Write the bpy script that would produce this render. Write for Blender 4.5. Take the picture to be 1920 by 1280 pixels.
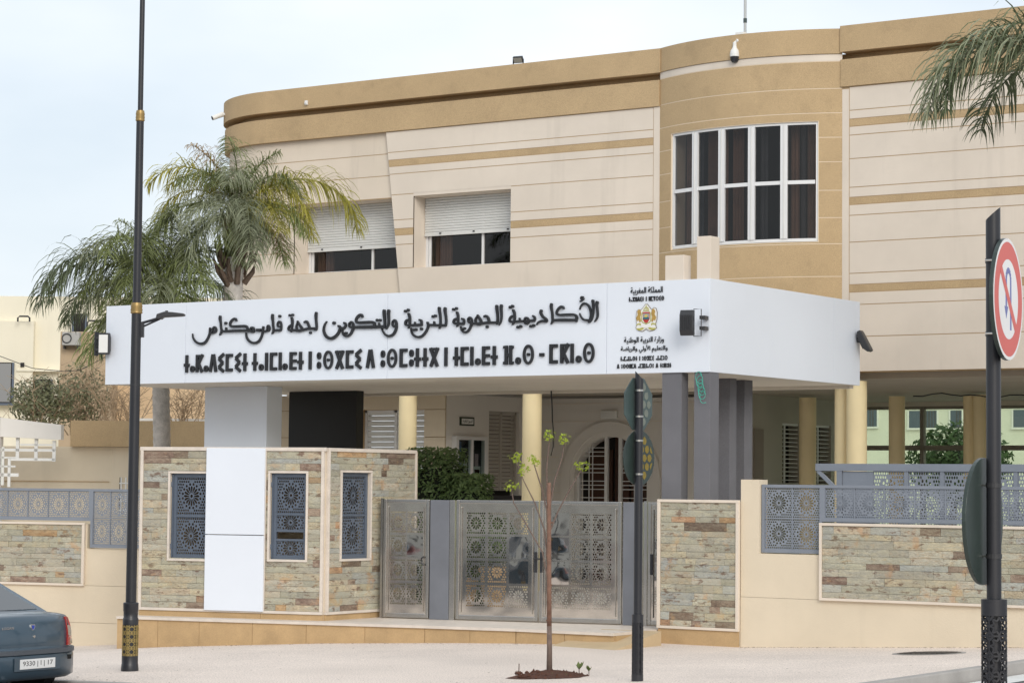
import bpy, bmesh, math, random
from mathutils import Vector, Matrix
R = math.radians
for o in list(bpy.data.objects): bpy.data.objects.remove(o)
SC = bpy.context.scene
COL = SC.collection
# ------------------------------------------------------------------ camera
YAW, PITCH, ROLL = R(34.0), math.atan(268/4450), 0.0096
v0 = Vector((-math.sin(YAW), math.cos(YAW), 0)); r0 = Vector((math.cos(YAW), math.sin(YAW), 0)); zz = Vector((0, 0, 1))
fw = v0*math.cos(PITCH)+zz*math.sin(PITCH); u0 = -v0*math.sin(PITCH)+zz*math.cos(PITCH)
ix = r0*math.cos(ROLL)+u0*math.sin(ROLL); iu = -r0*math.sin(ROLL)+u0*math.cos(ROLL)
cd = bpy.data.cameras.new('camera'); cam = bpy.data.objects.new('camera', cd); COL.objects.link(cam)
cd.sensor_width = 36; cd.lens = 4450/1920*36; cd.clip_start = .1; cd.clip_end = 5000
M = Matrix((ix, iu, -fw)).transposed().to_4x4(); M.translation = (0, 0, 2.2); cam.matrix_world = M
SC.camera = cam
# ------------------------------------------------------------------ sky, sun, exposure
SUN = Vector((.76, -.66, .54)).normalized()
w = bpy.data.worlds.new('World'); SC.world = w; w.use_nodes = True
nt = w.node_tree; nt.nodes.clear()
out = nt.nodes.new('ShaderNodeOutputWorld'); bg = nt.nodes.new('ShaderNodeBackground'); bg.inputs[1].default_value = .1
sky = nt.nodes.new('ShaderNodeTexSky'); sky.sky_type = 'NISHITA'; sky.sun_disc = False
sky.sun_elevation = math.asin(SUN.z); sky.sun_rotation = math.atan2(SUN.x, SUN.y)
sky.dust_density = 3.0; sky.air_density = 1.0
tc = nt.nodes.new('ShaderNodeTexCoord'); mp = nt.nodes.new('ShaderNodeMapping'); mp.inputs['Scale'].default_value = (1.2, 1.2, 3.0); mp.inputs['Location'].default_value = (3.56, 4.68, 2.11)
ns = nt.nodes.new('ShaderNodeTexNoise'); ns.inputs['Scale'].default_value = 2.2; ns.inputs['Detail'].default_value = 5; ns.inputs['Roughness'].default_value = .5
cr = nt.nodes.new('ShaderNodeValToRGB'); cr.color_ramp.elements[0].position = .3; cr.color_ramp.elements[1].position = .68
cr.color_ramp.elements[0].color = (5.3, 6.05, 6.75, 1); cr.color_ramp.elements[1].color = (8.4, 8.55, 8.7, 1)   # thin bright overcast
mx = nt.nodes.new('ShaderNodeMixRGB'); mx.inputs[0].default_value = .84
L = nt.links.new
L(tc.outputs['Generated'], mp.inputs[0]); L(mp.outputs[0], ns.inputs['Vector']); L(ns.outputs['Fac'], cr.inputs[0])
L(sky.outputs[0], mx.inputs[1]); L(cr.outputs[0], mx.inputs[2]); L(mx.outputs[0], bg.inputs[0]); L(bg.outputs[0], out.inputs[0])
sd = bpy.data.lights.new('sun', 'SUN'); sd.energy = 1.15; sd.angle = R(28); sd.color = (1.0, .955, .88)
so = bpy.data.objects.new('sun', sd); COL.objects.link(so); so.rotation_euler = SUN.to_track_quat('Z', 'Y').to_euler(); so.location = (0, 0, 40)
SC.view_settings.view_transform = 'Standard'; SC.view_settings.look = 'None'; SC.view_settings.gamma = 1; SC.view_settings.exposure = 0.50
SC.render.engine = 'CYCLES'; SC.cycles.max_bounces = 10; SC.cycles.diffuse_bounces = 7; SC.cycles.use_denoising = True
# ------------------------------------------------------------------ helpers
rnd = random.Random(7)
def ground_z(x):
    X = [-400,-60,-40,-30,-28,-26,-23.8,-21.5,-19.5,-18,-15.7,-12.2,0,10,400]
    Z = [-2.3,-2.1,-1.1,-.62,-.51,-.38,-.231,-.11,-.04,0,0,.159,.69,1.0,1.2]
    for i in range(len(X)-1):
        if x <= X[i+1]: return Z[i]+(Z[i+1]-Z[i])*(x-X[i])/(X[i+1]-X[i])
    return Z[-1]
class MB:
    def __init__(s): s.v = []; s.f = []
    def face(s, pts):
        n = len(s.v); s.v += [tuple(p) for p in pts]; s.f.append(tuple(range(n, n+len(pts)))); return s
    def box(s, x0, x1, y0, y1, z0, z1, rz=0, c=None):
        n = len(s.v); P = [(x, y, z) for z in (z0, z1) for x, y in ((x0,y0),(x1,y0),(x1,y1),(x0,y1))]
        if rz:
            cx, cy = c or ((x0+x1)/2, (y0+y1)/2); ca, sa = math.cos(rz), math.sin(rz)
            P = [(cx+(x-cx)*ca-(y-cy)*sa, cy+(x-cx)*sa+(y-cy)*ca, z) for x, y, z in P]
        s.v += P
        s.f += [tuple(n+i for i in q) for q in ((3,2,1,0),(4,5,6,7),(0,1,5,4),(1,2,6,5),(2,3,7,6),(3,0,4,7))]; return s
    def prism(s, poly, a, b, axis='z'):
        n = len(s.v); k = len(poly)
        mk = {'z': lambda p, h: (p[0], p[1], h), 'y': lambda p, h: (p[0], h, p[1]), 'x': lambda p, h: (h, p[0], p[1])}[axis]
        s.v += [mk(p, a) for p in poly]+[mk(p, b) for p in poly]
        s.f.append(tuple(range(n+k-1, n-1, -1))); s.f.append(tuple(range(n+k, n+2*k)))
        s.f += [(n+i, n+(i+1) % k, n+k+(i+1) % k, n+k+i) for i in range(k)]; return s
    def tube(s, pts, rad, n=8, cap=True):
        pts = [Vector(p) for p in pts]; rads = rad if isinstance(rad, (list, tuple)) else [rad]*len(pts)
        b = len(s.v); up = Vector((0, 0, 1))
        for i, p in enumerate(pts):
            d = (pts[min(i+1, len(pts)-1)]-pts[max(i-1, 0)]).normalized()
            ref = up if abs(d.z) < .95 else Vector((1, 0, 0))
            a = d.cross(ref).normalized(); c = a.cross(d)
            s.v += [tuple(p+(a*math.cos(2*math.pi*k/n)+c*math.sin(2*math.pi*k/n))*rads[i]) for k in range(n)]
        for i in range(len(pts)-1):
            for k in range(n): s.f.append((b+i*n+k, b+i*n+(k+1) % n, b+(i+1)*n+(k+1) % n, b+(i+1)*n+k))
        if cap:
            s.f.append(tuple(b+k for k in range(n-1, -1, -1))); s.f.append(tuple(b+(len(pts)-1)*n+k for k in range(n)))
        return s
    def lathe(s, prof, n=20, c=(0, 0)):
        b = len(s.v)
        for r_, z_ in prof: s.v += [(c[0]+r_*math.cos(2*math.pi*k/n), c[1]+r_*math.sin(2*math.pi*k/n), z_) for k in range(n)]
        for i in range(len(prof)-1):
            for k in range(n): s.f.append((b+i*n+k, b+i*n+(k+1) % n, b+(i+1)*n+(k+1) % n, b+(i+1)*n+k))
        s.f.append(tuple(b+k for k in range(n-1, -1, -1))); s.f.append(tuple(b+(len(prof)-1)*n+k for k in range(n))); return s
    def mesh(s, name):
        me = bpy.data.meshes.new(name); me.from_pydata(s.v, [], s.f); me.update(); return me
    def build(s, name, m, parent=None, loc=(0, 0, 0), rz=0, smooth=False, bevel=0, fix=True):
        me = s.mesh(name)
        if fix:
            bm = bmesh.new(); bm.from_mesh(me); bmesh.ops.recalc_face_normals(bm, faces=bm.faces); bm.to_mesh(me); bm.free()
        return obj(name, me, m, parent, loc, rz, smooth, bevel)
def obj(name, me, m, parent=None, loc=(0, 0, 0), rz=0, smooth=False, bevel=0):
    o = bpy.data.objects.new(name, me); COL.objects.link(o)
    if m and not me.materials: me.materials.append(m)
    o.parent = parent; o.location = loc; o.rotation_euler = (0, 0, rz)
    if smooth:
        for p in me.polygons: p.use_smooth = True
        if smooth != 'all':
            try: me.set_sharp_from_angle(angle=R(38))
            except Exception: pass
    if bevel:
        b = o.modifiers.new('bevel', 'BEVEL'); b.width = bevel; b.segments = 2; b.limit_method = 'ANGLE'
    return o
def tag(o, label, cat, group=None):
    o['label'] = label; o['category'] = cat
    if group: o['group'] = group
    return o
def thing(name, label, cat, loc=(0, 0, 0), rz=0, group=None):
    o = bpy.data.objects.new(name, None); COL.objects.link(o); o.location = loc; o.rotation_euler = (0, 0, rz); o.empty_display_size = .3
    return tag(o, label, cat, group)
def struct(o): o['kind'] = 'structure'; return o
def inst(name, me, parent, loc, rz=0, scale=(1, 1, 1), m=None):
    o = bpy.data.objects.new(name, me); COL.objects.link(o); o.parent = parent; o.location = loc; o.rotation_euler = (0, 0, rz); o.scale = scale
    if m: o.material_slots[0].link = 'OBJECT'; o.material_slots[0].material = m
    return o
# ------------------------------------------------------------------ materials
def lin(c): return tuple((x/12.92 if x <= .04045 else ((x+.055)/1.055)**2.4) for x in (c[0]/255, c[1]/255, c[2]/255))
def mat(name, col, rough=.7, metal=0, var=.06, vs=1.2, grain=0, gs=180, bump=0, bs=90, streak=0, spec=.4, coat=0, rand=0, vein=None, dirt=0, wave=0, patch=None):
    m = bpy.data.materials.new(name); m.use_nodes = True; t = m.node_tree; n = t.nodes; p = n['Principled BSDF']; K = t.links.new
    c = tuple(col)+(1,)
    p.inputs['Roughness'].default_value = rough; p.inputs['Metallic'].default_value = metal; p.inputs['Specular IOR Level'].default_value = spec
    p.inputs['Coat Weight'].default_value = coat; p.inputs['Coat Roughness'].default_value = .08
    g = n.new('ShaderNodeNewGeometry'); pos = g.outputs['Position']
    rgb = n.new('ShaderNodeRGB'); rgb.outputs[0].default_value = c; cur = rgb.outputs[0]
    def noise(sc, det=4, vec=None, ro=.55):
        x = n.new('ShaderNodeTexNoise'); x.inputs['Scale'].default_value = sc; x.inputs['Detail'].default_value = det; x.inputs['Roughness'].default_value = ro
        K(vec or pos, x.inputs['Vector']); return x.outputs['Fac']
    def mapped(s):
        x = n.new('ShaderNodeMapping'); x.inputs['Scale'].default_value = s; K(pos, x.inputs[0]); return x.outputs[0]
    def mod(fac, lo, hi, a=.3, b=.7):
        nonlocal cur
        r_ = n.new('ShaderNodeMapRange'); r_.inputs['From Min'].default_value = a; r_.inputs['From Max'].default_value = b
        r_.inputs['To Min'].default_value = lo; r_.inputs['To Max'].default_value = hi; K(fac, r_.inputs['Value'])
        h = n.new('ShaderNodeHueSaturation'); K(r_.outputs[0], h.inputs['Value']); K(cur, h.inputs['Color']); cur = h.outputs[0]
    def blend(fac, colr, a, b, amt):
        nonlocal cur
        r_ = n.new('ShaderNodeMapRange'); r_.inputs['From Min'].default_value = a; r_.inputs['From Max'].default_value = b; r_.inputs['To Max'].default_value = amt; K(fac, r_.inputs['Value'])
        x = n.new('ShaderNodeMixRGB'); K(r_.outputs[0], x.inputs[0]); K(cur, x.inputs[1]); x.inputs[2].default_value = tuple(colr)+(1,); cur = x.outputs[0]
    if var: mod(noise(vs, 5), 1-var, 1+var)
    if vein: blend(noise(9, 6, mapped((1.0, 1.0, 3.5)), .65), vein, .47, .66, .85); mod(noise(26, 4, mapped((1, 1, 3.5)), .6), .72, 1.2, .3, .7); blend(noise(11, 6, mapped((1, 1, 5.0)), .7), tuple(x*.4 for x in col), .60, .70, .75)
    if patch: blend(noise(3.0, 6, mapped((1, 1, 2.2)), .62), patch, .44, .62, .7)
    if vein:
        blend(noise(4.0, 7, mapped((1.3, 1.3, 3.4)), .72), (.17, .11, .075), .555, .62, .85); nz2 = n.new('ShaderNodeVectorMath'); nz2.inputs[1].default_value = (13, 7, 5); K(pos, nz2.inputs[0]); blend(noise(3.0, 6, nz2.outputs[0], .65), (.47, .31, .17), .58, .66, .65)
    if streak: blend(noise(3.0, 5, mapped((1, 1, .09)), .6), tuple(x*.45 for x in col), .56, .82, streak)
    if dirt: blend(noise(2.3, 6), tuple(x*.5 for x in col), .55, .8, dirt)
    if grain: mod(noise(gs, 2), 1-grain, 1+grain, .35, .65)
    if rand:
        oi = n.new('ShaderNodeObjectInfo'); mod(oi.outputs['Random'], 1-rand, 1+rand, 0, 1)
        if vein:
            wn = n.new('ShaderNodeTexWhiteNoise'); wn.noise_dimensions = '1D'; K(oi.outputs['Random'], wn.inputs['W'])
            o2 = n.new('ShaderNodeMapRange'); o2.inputs['To Min'].default_value = .488; o2.inputs['To Max'].default_value = .510; K(wn.outputs['Value'], o2.inputs['Value'])
            h = n.new('ShaderNodeHueSaturation'); K(o2.outputs[0], h.inputs['Hue']); K(cur, h.inputs['Color']); cur = h.outputs[0]
    K(cur, p.inputs['Base Color'])
    if bump:
        b = n.new('ShaderNodeBump'); b.inputs['Strength'].default_value = bump; b.inputs['Distance'].default_value = .02; K(noise(bs, 3), b.inputs['Height']); K(b.outputs[0], p.inputs['Normal'])
    if wave:
        b = n.new('ShaderNodeBump'); b.inputs['Strength'].default_value = 1; b.inputs['Distance'].default_value = wave; K(noise(2.6, 1), b.inputs['Height']); K(b.outputs[0], p.inputs['Normal'])
    return m
def glass(name, tint=(.55, .6, .6), refl=.25, rough=.02):
    m = bpy.data.materials.new(name); m.use_nodes = True; t = m.node_tree; n = t.nodes; n.remove(n['Principled BSDF']); o = n['Material Output']
    tr = n.new('ShaderNodeBsdfTransparent'); tr.inputs[0].default_value = tuple(tint)+(1,)
    gl = n.new('ShaderNodeBsdfGlossy'); gl.inputs['Roughness'].default_value = rough
    lw = n.new('ShaderNodeFresnel'); lw.inputs[0].default_value = 1.5
    a = n.new('ShaderNodeMath'); a.operation = 'ADD'; a.inputs[1].default_value = refl; a.use_clamp = True
    ge = n.new('ShaderNodeNewGeometry'); iv = n.new('ShaderNodeMath'); iv.operation = 'SUBTRACT'; iv.inputs[0].default_value = 1; t.links.new(ge.outputs['Backfacing'], iv.inputs[1])
    mu = n.new('ShaderNodeMath'); mu.operation = 'MULTIPLY'; t.links.new(a.outputs[0], mu.inputs[0]); t.links.new(iv.outputs[0], mu.inputs[1])
    x = n.new('ShaderNodeMixShader'); t.links.new(lw.outputs[0], a.inputs[0]); t.links.new(mu.outputs[0], x.inputs[0]); t.links.new(tr.outputs[0], x.inputs[1]); t.links.new(gl.outputs[0], x.inputs[2]); t.links.new(x.outputs[0], o.inputs[0])
    return m
def leafmat(name, col, trans=.25, rand=.25):
    m = mat(name, col, rough=.5, var=.22, vs=14, spec=.35, rand=rand); t = m.node_tree; p = t.nodes['Principled BSDF']
    tl = t.nodes.new('ShaderNodeBsdfTranslucent'); x = t.nodes.new('ShaderNodeMixShader'); x.inputs[0].default_value = trans
    src = p.inputs['Base Color'].links[0].from_socket; t.links.new(src, tl.inputs[0])
    o = t.nodes['Material Output']; t.links.new(p.outputs[0], x.inputs[1]); t.links.new(tl.outputs[0], x.inputs[2]); t.links.new(x.outputs[0], o.inputs[0]); return m
CREAM = mat('cream_render', (.69, .60, .495), .85, var=.05, vs=.7, streak=.30, bump=.12, bs=70, grain=.03)
SHELL = mat('pale_render', (.70, .617, .525), .85, var=.05, vs=.9, bump=.1, bs=70, streak=.2, dirt=.07)
TAN = mat('tan_granular_render', (.485, .35, .20), .9, var=.07, vs=1.1, grain=.16, gs=110, bump=.3, bs=110, dirt=.34)
GROOVE = mat('tan_groove', (.44, .31, .18), .9, var=.05)
BAYLINE = mat('cream_joint', (.72, .6, .45), .9)
YELLOWCREAM = mat('yellow_cream_render', (.68, .59, .455), .85, var=.06, vs=.8, streak=.14, bump=.15, bs=60, dirt=.08)
PLINTH = mat('tan_stone_tile', (.46, .315, .165), .6, var=.14, vs=2.5, grain=.06, gs=60, dirt=.25)
MARBLE = mat('cream_marble_trim', (.66, .59, .52), .5, var=.08, vs=6, dirt=.2)
PANELW = mat('white_aluminium_panel', (.73, .775, .85), .34, var=.02, dirt=.03, vs=.6, spec=.5)
WHITE = mat('white_paint', (.76, .76, .74), .5, var=.04)
WHITEWALL = mat('white_plaster', (.74, .71, .67), .85, var=.05, vs=.8, bump=.08, streak=.08)
SOFFIT = mat('beige_soffit', (.76, .70, .62), .8, var=.05)
SOFFIT_SHADE = mat('soffit_shade_darkened', (.40, .36, .31), .85, var=.06)  # soffit darkened, puts the shade under the porch into the colour
WALL_SHADE = mat('plaster_shade_darkened', (.46, .44, .39), .85, var=.06)  # white plaster greyed, the shade of the deep porch is in its colour
BLACKLET = mat('black_letter', (.018, .019, .022), .35, var=.05)
CHAR = mat('charcoal_render', (.15, .15, .165), .85, var=.08, vs=2, grain=.22, gs=120, bump=.25, bs=120)
DARKBOX = mat('dark_brown_panel', (.014, .013, .012), .5, var=.1)
COLUMN = mat('yellow_column_paint', (.84, .71, .44), .6, var=.04, vs=2)
SLATE = mat('blue_grey_metal', (.105, .13, .172), .45, metal=.1, var=.06, vs=3)
SLATEL = mat('light_blue_grey_metal', (.225, .25, .295), .45, metal=.1, var=.06, vs=3)
STEEL = mat('polished_steel', (.74, .69, .63), .13, metal=1, var=.08, vs=4, wave=.006)
STEELP = mat('warped_polished_steel', (.60, .57, .54), .06, metal=1, var=.05, vs=4, wave=.022)
STEELF = mat('brushed_steel', (.5, .49, .47), .24, metal=1, var=.06, vs=4, wave=.003)
POSTG = mat('grey_painted_post', (.155, .165, .19), .5, var=.08, vs=3, dirt=.3)
BLACKM = mat('black_painted_metal', (.02, .021, .026), .38, var=.1, vs=3, spec=.5)
DARKM = mat('dark_grey_metal', (.035, .036, .04), .42, var=.08)
BRASS = mat('brass_collar', (.33, .225, .09), .42, metal=.55, var=.12, vs=12)
GOLDL = mat('gold_lattice', (.30, .225, .085), .5, metal=.4, var=.1)
SHUT = mat('white_shutter', (.66, .66, .64), .55, var=.05, vs=2, streak=.1)
FRAMEW = mat('white_window_frame', (.72, .72, .72), .4, var=.03)
DGLASS = glass('window_glass', (.62, .62, .62), .0)
CLEAR = glass('clear_glass', (.8, .85, .84), .05)
MIRGLASS = glass('tinted_mirror_glass', (.12, .13, .115), .3)
HALLGLASS = glass('green_tinted_glass', (.80, .86, .76), .0)
CURTAIN = mat('brown_curtain', (.32, .18, .125), .9, var=.15, vs=3)
CURTAIN2 = mat('grey_curtain', (.10, .10, .11), .9, var=.15, vs=3)
DARKROOM = mat('dark_interior', (.03, .027, .025), .9)
WOOD = mat('brown_door', (.07, .028, .015), .5, var=.2, vs=6)
PAVE = mat('granular_pavement', (.705, .615, .545), .9, var=.085, vs=.5, grain=.26, gs=55, bump=.4, bs=80, dirt=.12)
KERB = mat('kerb_concrete', (.36, .34, .32), .85, var=.1, vs=3, grain=.1, dirt=.2)
ASPH = mat('asphalt', (.12, .115, .115), .9, var=.12, vs=.6, grain=.25, gs=90, bump=.5, bs=90)
ROADW = mat('road_paint', (.70, .70, .68), .7, var=.08, vs=5, dirt=.2)
COURT = mat('courtyard_tile', (.74, .70, .64), .6, var=.1, vs=2)
SOIL = mat('red_brown_soil', (.085, .036, .022), .95, var=.3, vs=12, bump=.8, bs=60)
CONCRETE = mat('weathered_roof', (.3, .27, .24), .9)
ST = [mat('slate_grey_green', (.35, .335, .275), .75, var=.14, vs=7, vein=(.47, .43, .31), rand=.11, bump=.5, bs=40, patch=(.40, .375, .28)),
      mat('slate_blue_grey', (.36, .37, .345), .75, var=.12, vs=7, vein=(.43, .41, .34), rand=.1, bump=.5, bs=40, patch=(.40, .39, .32)),
      mat('slate_buff', (.47, .40, .275), .78, var=.14, vs=6, vein=(.40, .38, .30), rand=.1, bump=.5, bs=40, patch=(.38, .36, .28)),
      mat('slate_pale', (.46, .43, .34), .78, var=.12, vs=6, vein=(.42, .32, .20), rand=.1, bump=.5, bs=40, patch=(.38, .38, .31)),
      mat('slate_brown', (.19, .135, .10), .8, var=.25, vs=8, vein=(.33, .27, .20), rand=.3, bump=.7, bs=40, patch=(.30, .24, .18)),
      mat('slate_rust', (.42, .27, .15), .78, var=.2, vs=8, vein=(.30, .17, .09), rand=.25, bump=.5, bs=40, patch=(.44, .34, .22))]
STW = [.36, .14, .17, .19, .11, .03]
STG = [.20, .10, .29, .24, .12, .05]
# ------------------------------------------------------------------ shared meshes
def curve_mesh(name, polys, ext):
    c = bpy.data.curves.new(name, 'CURVE'); c.dimensions = '2D'; c.fill_mode = 'BOTH'; c.extrude = ext
    for pl in polys:
        s = c.splines.new('POLY'); s.points.add(len(pl)-1); s.use_cyclic_u = True
        for i, (x, y) in enumerate(pl): s.points[i].co = (x, y, 0, 1)
    o = bpy.data.objects.new(name, c); COL.objects.link(o); bpy.context.view_layer.update()
    me = bpy.data.meshes.new_from_object(o.evaluated_get(bpy.context.evaluated_depsgraph_get()))
    bpy.data.objects.remove(o); bpy.data.curves.remove(c)
    me.transform(Matrix(((1, 0, 0, 0), (0, 0, -1, 0), (0, 1, 0, 0), (0, 0, 0, 1))))   # stand it upright in XZ
    me.name = name; return me
def ngon(cx, cy, r, n=6, a=0): return [(cx+r*math.cos(a+2*math.pi*k/n), cy+r*math.sin(a+2*math.pi*k/n)) for k in range(n)]
def lattice_polys(y0=0.0, y1=1.0, big=False):
    P = [[(0, y0), (1, y0), (1, y1), (0, y1)]]; H = [ngon(.5, .5, .045, 8)]
    for k in range(16):
        a = 2*math.pi*k/16; ca, sa = math.cos(a), math.sin(a)
        H.append([(.5+r_*ca-w_*sa, .5+r_*sa+w_*ca) for r_, w_ in ((.08, -.007), (.19, -.029), (.24, -.031), (.275, 0), (.24, .031), (.19, .029), (.08, .007))])
        H.append(ngon(.5+.315*math.cos(a+math.pi/16), .5+.315*math.sin(a+math.pi/16), .038, 6, a))
    if big:
        H = [ngon(.5, .5, .06, 8)]
        for k in range(12):
            a = 2*math.pi*k/12; ca, sa = math.cos(a), math.sin(a); H.append([(.5+r_*ca-w_*sa, .5+r_*sa+w_*ca) for r_, w_ in ((.09, -.012), (.2, -.04), (.26, -.045), (.31, 0), (.26, .045), (.2, .04), (.09, .012))])
        for i in range(9):
            for j in range(9):
                x, y = .06+i*.11+(.055 if j % 2 else 0), .06+j*.11
                if math.hypot(x-.5, y-.5) > .37 and x < .96: H.append(ngon(x, y, .047, 6, .5*(i+j)))
    for i in range(0 if big else 13):
        for j in range(13):
            x, y = .046+i*.0757+(.0378 if j % 2 else 0), .046+j*.0757
            if math.hypot(x-.5, y-.5) > .392 and x < .965: H.append(ngon(x, y, .0315, 6, .5*(i+j)))
    def clip(h, lim, sg):
        o = []
        for p, q in zip(h, h[1:]+h[:1]):
            a, b = sg*(p[1]-lim) >= 0, sg*(q[1]-lim) >= 0
            if a: o.append(p)
            if a != b: t = (lim-p[1])/(q[1]-p[1]); o.append((p[0]+t*(q[0]-p[0]), lim))
        return o
    for h in H:
        h = clip(clip(h, y0+.012, 1), y1-.012, -1)
        if len(h) > 2: P.append(h)
    return P
LAT = curve_mesh('lattice', lattice_polys(), .012)
LATG = curve_mesh('lattice_gate', lattice_polys(big=True), .012)
LATH = curve_mesh('lattice_half', lattice_polys(.28, .72), .012)
LATT = curve_mesh('lattice_top', lattice_polys(.5, 1.0), .012)
for m_ in (LAT, LATG, LATH, LATT): m_.materials.append(SLATE)
def rough_slab(seed):
    rr = random.Random(seed); b = MB(); nx, nz = 3, 2
    F = {}
    for i in range(nx+1):
        for j in range(nz+1):
            edge = i in (0, nx) or j in (0, nz)
            x = -.5+i/nx; z = -.5+j/nz
            if edge: x *= 1-rr.random()*.012; z *= 1-rr.random()*.05
            else: x += rr.uniform(-.08, .08); z += rr.uniform(-.1, .1)
            F[i, j] = (x, -.5*(1-(.12 if edge else 0)*rr.random())-(0 if edge else rr.random()*.12), z)
    for i in range(nx):
        for j in range(nz): b.face([F[i, j], F[i+1, j], F[i+1, j+1], F[i, j+1]])
    ring = [(i, 0) for i in range(nx)]+[(nx, j) for j in range(nz)]+[(i, nz) for i in range(nx, 0, -1)]+[(0, j) for j in range(nz, 0, -1)]
    for k in range(len(ring)):
        p, q = F[ring[k]], F[ring[(k+1) % len(ring)]]
        b.face([q, p, (p[0], .5, p[2]), (q[0], .5, q[2])])
    me = b.mesh('stone'); me.materials.append(ST[0]); return me
SLABS = [rough_slab(k) for k in range(7)]
def stones(parent, org, ang, ua, ub, za, zb, holes=(), seed=1, ch=.094, depth=.035, zbase=0, wts=None):
    rr = random.Random(seed); nrow = max(1, round((zb-za)/ch)); h = (zb-za)/nrow; ca, sa = math.cos(ang), math.sin(ang); prev = 0
    cuts = [0]+[(k+rr.uniform(-.16, .16))/nrow for k in range(1, nrow)]+[1]
    for r_ in range(nrow):
        z0, z1 = za+cuts[r_]*(zb-za), za+cuts[r_+1]*(zb-za); zm = (z0+z1)/2; h = z1-z0
        segs = [(ua, ub)]
        for (ha, hb, hz0, hz1) in holes:
            if hz0-.001 < zm < hz1+.001:
                ns_ = []
                for a, b in segs:
                    if hb <= a or ha >= b: ns_.append((a, b)); continue
                    if ha > a: ns_.append((a, ha))
                    if hb < b: ns_.append((hb, b))
                segs = ns_
        for a, b in segs:
            x = a
            while x < b-.01:
                ln = rr.choice((.16, .26, .34, .42, .5, .62))*rr.uniform(.85, 1.15)
                if b-(x+ln) < .1: ln = b-x
                k = rr.choices(range(6), wts or STW)[0]
                if rr.random() < .3: k = prev
                prev = k if k < 4 else 0
                d = depth*rr.uniform(.9, 1.15)
                u = x+ln/2; o = inst('stone', rr.choice(SLABS), parent, (org[0]+u*ca+d/2*sa, org[1]+u*sa-d/2*ca, zm+zbase), ang, (ln-.0008, d, h-.0008), ST[k])
                if rr.random() < .5: o.rotation_euler.y = math.pi
                x += ln
# ------------------------------------------------------------------ ground
def sheet(name, m, xs, ys, dz):
    b = MB(); n = len(ys)
    for x in xs:
        for y in ys: b.v.append((x, y, ground_z(x)+dz))
    for i in range(len(xs)-1):
        for j in range(n-1): b.f.append((i*n+j, (i+1)*n+j, (i+1)*n+j+1, i*n+j+1))
    return struct(b.build(name, m, fix=False))
XS = [-1500,-400,-120,-60,-40,-30,-28,-26,-23.8,-21.5,-19.5,-18,-15.7,-14,-12.2,-10.6,-8,-5,0,10,60,400,1500]
sheet('road', ASPH, XS, [-1500,-200,-40,0,20,40,200,1500], -.14)
sheet('pavement', PAVE, [-60,-40,-30,-28,-26,-23.8,-21.5,-19.5,-18,-15.7,-14,-12.2,-11.6], [19.36,22,24,26,28,30.5], 0)
# the corner of the pavement, rounded towards the side street
b = MB()
cor = [(-11.6, 19.36)]+[(-11.9+1.3*math.sin(a), 20.66-1.3*math.cos(a)) for a in [R(14+k*9.5) for k in range(9)]]+[(-10.55, 26), (-10.62, 31), (-11.6, 31)]
cor = [p for p in cor if p[0] >= -11.6]
b.face([(x, y, ground_z(x)) for x, y in cor]); struct(b.build('pavement_corner', PAVE))
def kerb_run(pts, label_seed=0):
    for (x0, y0), (x1, y1) in zip(pts, pts[1:]):
        b = MB(); d = Vector((x1-x0, y1-y0, 0)); nrm = Vector((d.y, -d.x, 0)).normalized()*.16
        e = d.normalized()*.004
        q = [(x0+e.x, y0+e.y), (x1-e.x, y1-e.y), (x1-e.x+nrm.x, y1-e.y+nrm.y), (x0+e.x+nrm.x, y0+e.y+nrm.y)]
        n = len(b.v)
        b.v += [(x, y, ground_z(x)-.25) for x, y in q]+[(x, y, ground_z(x)+.006) for x, y in q]
        b.f += [tuple(n+i for i in f_) for f_ in ((3,2,1,0),(4,5,6,7),(0,1,5,4),(1,2,6,5),(2,3,7,6),(3,0,4,7))]
        struct(b.build('kerb', KERB, bevel=.015))
run = [(-60+i*1.0, 19.36) for i in range(49)]+[cor[0]]+cor[1:-1]
kerb_run([p for i, p in enumerate(run) if i == 0 or math.dist(p, run[i-1]) > .05])
# near pavement where the tall sign stands
b = MB(); b.prism([(-8, -12), (14, -12), (14, 15.2), (-6.6, 15.6), (-7.6, 14.6), (-8, 12)], 0, .001)
b = MB(); n = 0; P = [(-8, -12), (-4, -12), (0, -12), (14, -12), (14, 15.0), (0, 15.6), (-4, 15.8), (-6.6, 15.8), (-7.6, 15.0), (-8, 13.5)]
b.face([(x, y, ground_z(x)+.01) for x, y in P])
for i in range(len(P)):
    (xa, ya), (xb, yb) = P[i], P[(i+1) % len(P)]; b.face([(xa, ya, ground_z(xa)-.3), (xb, yb, ground_z(xb)-.3), (xb, yb, ground_z(xb)+.01), (xa, ya, ground_z(xa)+.01)])
struct(b.build('pavement_near', PAVE))
for k in range(7):
    x = -10.37+k*.95; b = MB()
    b.face([(xx, yy, ground_z(xx)-.136) for xx, yy in ((x, 17.5), (x+.46, 17.5), (x+.46, 27.2), (x, 27.4))]); struct(b.build('crossing_stripe', ROADW, fix=False))
b = MB(); b.box(-34, -11.2, 29.32, 48, -.3, .185); b.box(-60, 5, 48.001, 90, -.3, .184); struct(b.build('courtyard_floor', COURT))
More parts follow.
